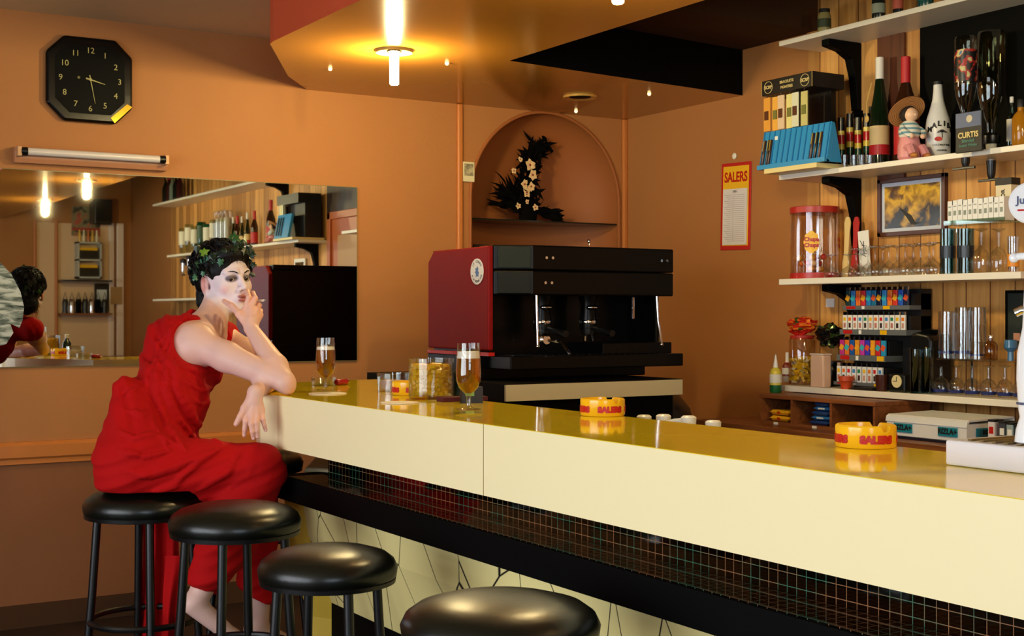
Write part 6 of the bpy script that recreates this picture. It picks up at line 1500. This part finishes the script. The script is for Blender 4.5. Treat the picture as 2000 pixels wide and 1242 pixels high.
# hair: cap with tufts
def hair(P):
    q = toh(P); n1 = vnoise(q, 75, 1)*.004+vnoise(q, 190, 2)*.0018
    d = ell(q, (0, -.024, .042), (.091, .110, .097)); d = smin(d, ell(q, (0, .052, .084), (.066, .046, .030)), .02)      # fringe volume
    d = smin(d, ell(q, (0, -.090, -.052), (.060, .038, .066)), .03)                                                    # nape
    d = d-n1
    d = smax(d, -ell(q, (-.006, .105, -.015), (.066, .090, .079)), .008)
    aq = q.copy(); aq[:, 0] = np.abs(aq[:, 0]); d = smax(d, -ell(aq, (.092, -.004, -.016), (.036, .036, .046)), .008); d = smax(d, -ell(aq, (.07, .045, -.06), (.05, .075, .06)), .008)
    return d*HS
hb = [fromh(a, b, c) for a in (-.12, .12) for b in (-.15, .12) for c in (-.14, .16)]
lo, hi = box_of(hb, .01); hr_ = sdf_mesh(hair, lo, hi, .0028, 'hair', HAIRM, person, None, PL)
tb = B()
for i in range(420):
    th = rr.uniform(0, 2*PI); ph = rr.uniform(-.5, 1.35); a, b, c = .091*math.cos(th)*math.cos(ph), -.024+.109*math.sin(th)*math.cos(ph), .042+.096*math.sin(ph)
    if b > .035 and c < .085 or c < -.01 and b > -.05: continue
    if abs(a) > .045 and -.055 < b < .05 and c < .035: continue
    n_ = Vector((a/.086**2, (b+.022)/.1**2, (c-.04)/.088**2)).normalized(); tn = Vector((rr.uniform(-1, 1), rr.uniform(-.3, 1), -.9)); tn = (tn-n_*tn.dot(n_)).normalized()
    pts = [Vector((a, b, c))*.97+(n_*(.012*math.sin(PI*min(1, k/3))))+tn*(.013*k) for k in range(4)]
    tb.tube([fromh(*p)-person.location for p in pts], .003, 4, rs=[.004, .0038, .0026, .0006])
for a in (-.022, -.008, .004, .02, .032):       # fringe wisps on the forehead
    tb.tube([fromh(a, .078, .085)-person.location, fromh(a+.004, .089, .066)-person.location, fromh(a+.010, .0915, .05)-person.location], .002, 4, rs=[.0026, .0016, .0004])
for i in range(60):                               # nape locks
    a = rr.uniform(-.05, .05); tb.tube([fromh(a, -.105+abs(a)*.4, rr.uniform(-.04, 0))-person.location, fromh(a, -.118+abs(a)*.4, -.06)-person.location, fromh(a+rr.uniform(-.01, .01), -.105+abs(a)*.4, -.10-rr.uniform(0, .02))-person.location], .003, 4, rs=[.005, .004, .0008])
tb.build('hair_locks', HAIRM, person, smooth=True)
# leaf wreath
LG = [mat('leaf_dark', (14, 36, 18), .4), mat('leaf_mid', (30, 74, 26), .4), mat('leaf_light', (96, 136, 40), .4), mat('leaf_blueish', (50, 104, 76), .4)]
wb = B()
def ivy(b, c, nrm, tip, size, mi):
    nrm = nrm.normalized(); tip = (tip-nrm*tip.dot(nrm)).normalized(); sd = nrm.cross(tip)
    out = [(0, -.05), (.30, -.22), (.55, .05), (.34, .25), (.62, .50), (.26, .55), (0, 1.0), (-.26, .55), (-.62, .50), (-.34, .25), (-.55, .05), (-.30, -.22)]
    vs = [c+nrm*size*.10]+[c+sd*(x*size*.8)+tip*(y*size)-nrm*(abs(x)*size*.22+(y*y)*size*.18) for x, y in out]
    b.cur = mi; b.add([v-person.location for v in vs], [(0, 1+i, 1+(i+1) % 12) for i in range(12)])
    vs2 = [v-nrm*.0012 for v in vs]; b.add([v-person.location for v in vs2], [(0, 1+(i+1) % 12, 1+i) for i in range(12)])
rw = random.Random(21)
for i in range(62):
    th = 2*PI*i/62+rw.uniform(-.05, .05); tilt = .052+.034*math.sin(th)+rw.uniform(-.022, .026)
    a, b = .094*math.cos(th), -.018+.112*math.sin(th); k = rw.uniform(.96, 1.10)
    if b > .05 and abs(a) < .05: tilt += .018
    c = fromh(a*k, b*k, tilt); nrm = (hs*math.cos(th)+hf*math.sin(th)+hu*rw.uniform(-.2, .7)); tip = hu*rw.uniform(-1, 1)+hs*rw.uniform(-1, 1)+hf*rw.uniform(-1, 1)
    ivy(wb, c, nrm, tip, rw.uniform(.018, .032), rw.choice((0, 0, 0, 0, 1, 3)))
for (px, py, s_, mi) in ((462, 470, .034, 1), (452, 466, .026, 1), (394, 494, .030, 2), (414, 505, .026, 3), (397, 531, .018, 3), (381, 546, .022, 3), (486, 482, .030, 0), (496, 500, .028, 0), (474, 474, .03, 1), (497, 520, .024, 0), (385, 480, .028, 0), (490, 534, .022, 0)):
    c = W(px, py, 4.56-.085 if px < 470 else 4.56-.03); ivy(wb, c, (O-c).normalized()+UP*.2, UP*rw.uniform(-1, 1)+RT*rw.uniform(-1, 1), s_, mi)
pts = [fromh(.092*math.cos(2*PI*k/30), -.018+.11*math.sin(2*PI*k/30), .052+.034*math.sin(2*PI*k/30))-person.location for k in range(31)]
wb.cur = 0; wb.tube(pts, .003, 5, caps=False)
o = wb.build('leaf_wreath', LG, person); o['label'] = 'green ivy leaf wreath'
# earring
B().ball(fromh(.077, -.002, -.050)-person.location, .0022, 6).build('ear_stud', GOLD, person, smooth=True)
# fingernails of the hanging hand
nb_ = B()
for k in ('index', 'middle', 'ring', 'little', 'thumb'):
    t0, t1 = Vector(LFj[k][2 if k != 'thumb' else 2]), Vector(LFj[k][3]); dr = (t1-t0).normalized(); vw = (O-t1).normalized(); nb_.ball(t1-person.location+vw*.0045+dr*.001, .0042, 6, (1, 1, 1.1))
nb_.build('fingernails', mat('nail', (226, 176, 166), .25), person, smooth=True)
# ------------------------------------------------------------------ the red toga
def folds(P):
    x = (P-A3(HR))@A3(RT); z = P[:, 2]-HR.z; y = (P-A3(HR))@A3(FW)
    w1 = vnoise(P, 5, 3)*.045; ph1 = (x*.92+z*.40+y*.25+w1); ph2 = (x*.30-z*.92+y*.3+w1)
    t_ = np.clip((z-.02)/.14, 0, 1)
    def ridge(p, f): s_ = np.sin(p*f); return (1-np.abs(s_)**1.4)*2-1
    return t_*(.0058*ridge(ph1, 44)+.0022*ridge(ph1+.01, 97))*(.6+.5*vnoise(P, 9, 5))+(1-t_)*(.0066*ridge(ph2, 36)+.0025*ridge(ph2, 83))*(.7+.5*vnoise(P, 8, 6))
def surf(px, py, t0, fn):
    a, b_ = t0-.45, t0+.25; ts = np.linspace(a, b_, 281); P = np.array([tuple(W(px, py, t)) for t in ts], np.float32); v = fn(P); i = np.argmax(v < 0)
    return W(px, py, float(ts[i])) if v[i] < 0 else None
def roughshape(P): return smin(smin(torso(P, .016), legs(P, .016), .05), smin(rcone(P, W(378, 630, 4.50), W(335, 680, 4.42), .045, .07), ell(P, W(262, 820, 4.10), (.07, .15, .11), VAX), .05), .05)
ROLLS = [([(339, 704), (345, 760), (372, 810), (405, 850), (432, 870)], .012), ([(324, 690), (327, 760), (350, 820), (385, 858)], .010), ([(308, 690), (305, 770), (328, 838), (362, 878)], .009),
    ([(290, 690), (284, 760), (300, 830), (330, 880)], .007), ([(346, 716), (385, 726), (420, 722)], .008), ([(352, 740), (392, 762), (420, 756)], .008), ([(362, 775), (398, 790), (412, 780)], .007),
    ([(372, 622), (348, 650), (332, 684), (331, 706)], .009), ([(356, 625), (330, 655), (316, 700)], .008), ([(335, 640), (312, 670), (298, 715)], .007),
    ([(432, 876), (385, 905), (340, 945), (300, 960)], .010), ([(470, 884), (440, 925), (390, 955)], .009), ([(505, 893), (485, 930), (440, 960)], .008), ([(400, 885), (345, 915), (295, 930), (250, 922)], .009),
    ([(232, 842), (262, 856), (300, 850), (345, 868)], .009), ([(232, 880), (280, 893), (330, 880)], .008), ([(535, 910), (518, 940), (490, 958)], .008), ([(245, 800), (275, 812), (310, 800)], .008), ([(244, 772), (262, 765), (280, 740)], .007)]
RP = None
def rolls(P, d):
    global RP
    if RP is None:
        RP = []
        for pts, r in ROLLS:
            fine = []
            for i in range(len(pts)-1):
                for k in range(4): fine.append((pts[i][0]+(pts[i+1][0]-pts[i][0])*k/4, pts[i][1]+(pts[i+1][1]-pts[i][1])*k/4))
            fine.append(pts[-1]); q = [surf(x, y, 4.2, roughshape) for x, y in fine]; n_ = len(q)
            for i in range(n_-1):
                if q[i] is not None and q[i+1] is not None:
                    f0, f1 = math.sin(PI*(i+.6)/(n_+.2))**.5, math.sin(PI*(i+1.6)/(n_+.2)) ; f1 = max(f1, 0)**.5; RP.append((q[i], q[i+1], r*f0, r*f1))
    for a, b_, ra, rb in RP: d = smin(d, rcone(P, a, b_, ra, rb), .010)
    return d
def toga(P):
    e = .016
    d = torso(P, e); d = smin(d, rcone(P, NB+Vector((-.02, 0, -.02)), SL, .064, .066), .04); d = smin(d, rcone(P, W(378, 630, 4.50), W(335, 680, 4.42), .045, .07), .05)
    d = smin(d, ell(P, W(262, 820, 4.10), (.07, .15, .11), VAX), .06); d = smin(d, ell(P, W(318, 700, 4.34), (.055, .14, .13), VAX), .05)
    lg = legs(P, e); lg = smin(lg, rcone(P, W(300, 940, 4.06), W(500, 935, 4.16), .075, .066), .05)
    lg = smin(lg, ell(P, W(520, 925, 4.12), (.04, .1, .055), VAX), .04)
    d = smin(d, lg, .05)
    sk = smin(rcone(P, KR, KR+(AR-KR)*.80, .082, .070), rcone(P, KR, W(455, 1080, 4.02), .08, .06), .03); d = smin(d, sk, .03)
    d = smin(d, rcone(P, KL, KL+(AL-KL)*.8, .075, .062), .03)
    d = smin(d, ell(P, W(226, 797, 4.02), (.016, .02, .018), VAX), .008)                         # knot at the back
    d = smin(d, ell(P, W(240, 757, 4.06), (.03, .05, .035), VAX), .02)
    d = rolls(P, d)
    d = d-folds(P)*.8*np.clip(1-d*12, 0, 1)
    # bare shoulder opening and neck
    op = ell(P, W(391, 655, 4.16), (.094, .19, .096), VAX); op = smin(op, ell(P, W(445, 665, 4.34), (.10, .20, .085), VAX), .03)
    op = smin(op, rcone(P, W(416, 610, 4.46), H0, .080, .09), .02)
    d = smax(d, -op, .006)
    # hem of the lower cloth
    hem = (P-A3(W(385, 1150, 3.95)))@A3((UP*-1+RT*-.55).normalized()); d = smax(d, hem-.005, .004)
    seat = .80-P[:, 2]; inr = np.hypot(P[:, 0]-1.155, P[:, 1]-4.005)-.19
    d = smax(d, -np.maximum(P[:, 2]-.829, np.maximum(inr, .60-P[:, 2])), .004)
    return d
TOGA = mat('red_cloth', (172, 1, 4), .85, bump=.15, bscale=500, spec=.2)
lo, hi = box_of([NB+UP*.08, SL, HR-RT*.12, KR+RT*.06, KL+RT*.06, W(300, 1150, 3.95), W(400, 1190, 4.0)], .09)
o = sdf_mesh(toga, lo, hi, .0035, 'toga', TOGA, person, None, PL, band=1.25); o['label'] = 'red one-shouldered toga with diagonal folds'
# hanging tails of cloth behind the seat
def sheet(name, px0, px1, py0, py1, t, amp, nf, th=.012, ph=0, flare=1.0):
    b = B(); nx, nz = 40, 26; vs = []
    for side in (0, 1):
        for j in range(nz+1):
            v = j/nz
            for i in range(nx+1):
                u = i/nx; cx_ = (px0+px1)/2; hw_ = (px1-px0)/2*(1+(flare-1)*v)
                off = amp*(.35+.65*v)*math.sin(ph+u*nf*2*PI+1.2*v)+amp*.4*math.sin(u*nf*5+3*v)
                vs.append(W(cx_+hw_*(2*u-1)+3*math.sin(v*4+ph), py0+(py1-py0)*v, t+off+(th if side else 0))-person.location)
    m_ = (nx+1)*(nz+1); fs = []
    for j in range(nz):
        for i in range(nx):
            k = j*(nx+1)+i; fs.append((k, k+nx+1, k+nx+2, k+1)); fs.append((m_+k, m_+k+1, m_+k+nx+2, m_+k+nx+1))
    for j in range(nz):
        for i in (0, nx): k = j*(nx+1)+i; fs.append((k, m_+k, m_+k+nx+1, k+nx+1))
    for i in range(nx):
        for j in (0, nz): k = j*(nx+1)+i; fs.append((k, k+1, m_+k+1, m_+k))
    b.add(vs, fs); return b.build(name, TOGA, person, smooth=True)
sheet('toga_tail', 278, 345, 985, 1262, 4.16, .020, 2.2, flare=1.15)
sheet('toga_tail', 318, 352, 1085, 1225, 4.06, .012, 1.0, ph=1.5, flare=.8)
# cigarette held in the right hand: top-level
c0_, c1_ = W(479, 589, 4.40), W(517, 586.5, 4.345); v_ = c1_-c0_; q_ = v_.to_track_quat('Z', 'Y')
t = T('cigarette', 'white cigarette held between the fingers before the mouth', 'cigarette', c0_); t.rotation_euler = q_.to_euler()
B().lathe([(.0038, 0), (.0038, v_.length*.30)], 12).build('filter', mat('filter_tan', (214, 160, 100), .6), t); B().lathe([(.0037, v_.length*.30), (.0037, v_.length)], 12).build('paper', WHITE, t); B().lathe([(.0035, v_.length), (.003, v_.length+.004), (1e-4, v_.length+.005)], 10).build('ash', mat('ash_grey', (120, 114, 110), .9), t)
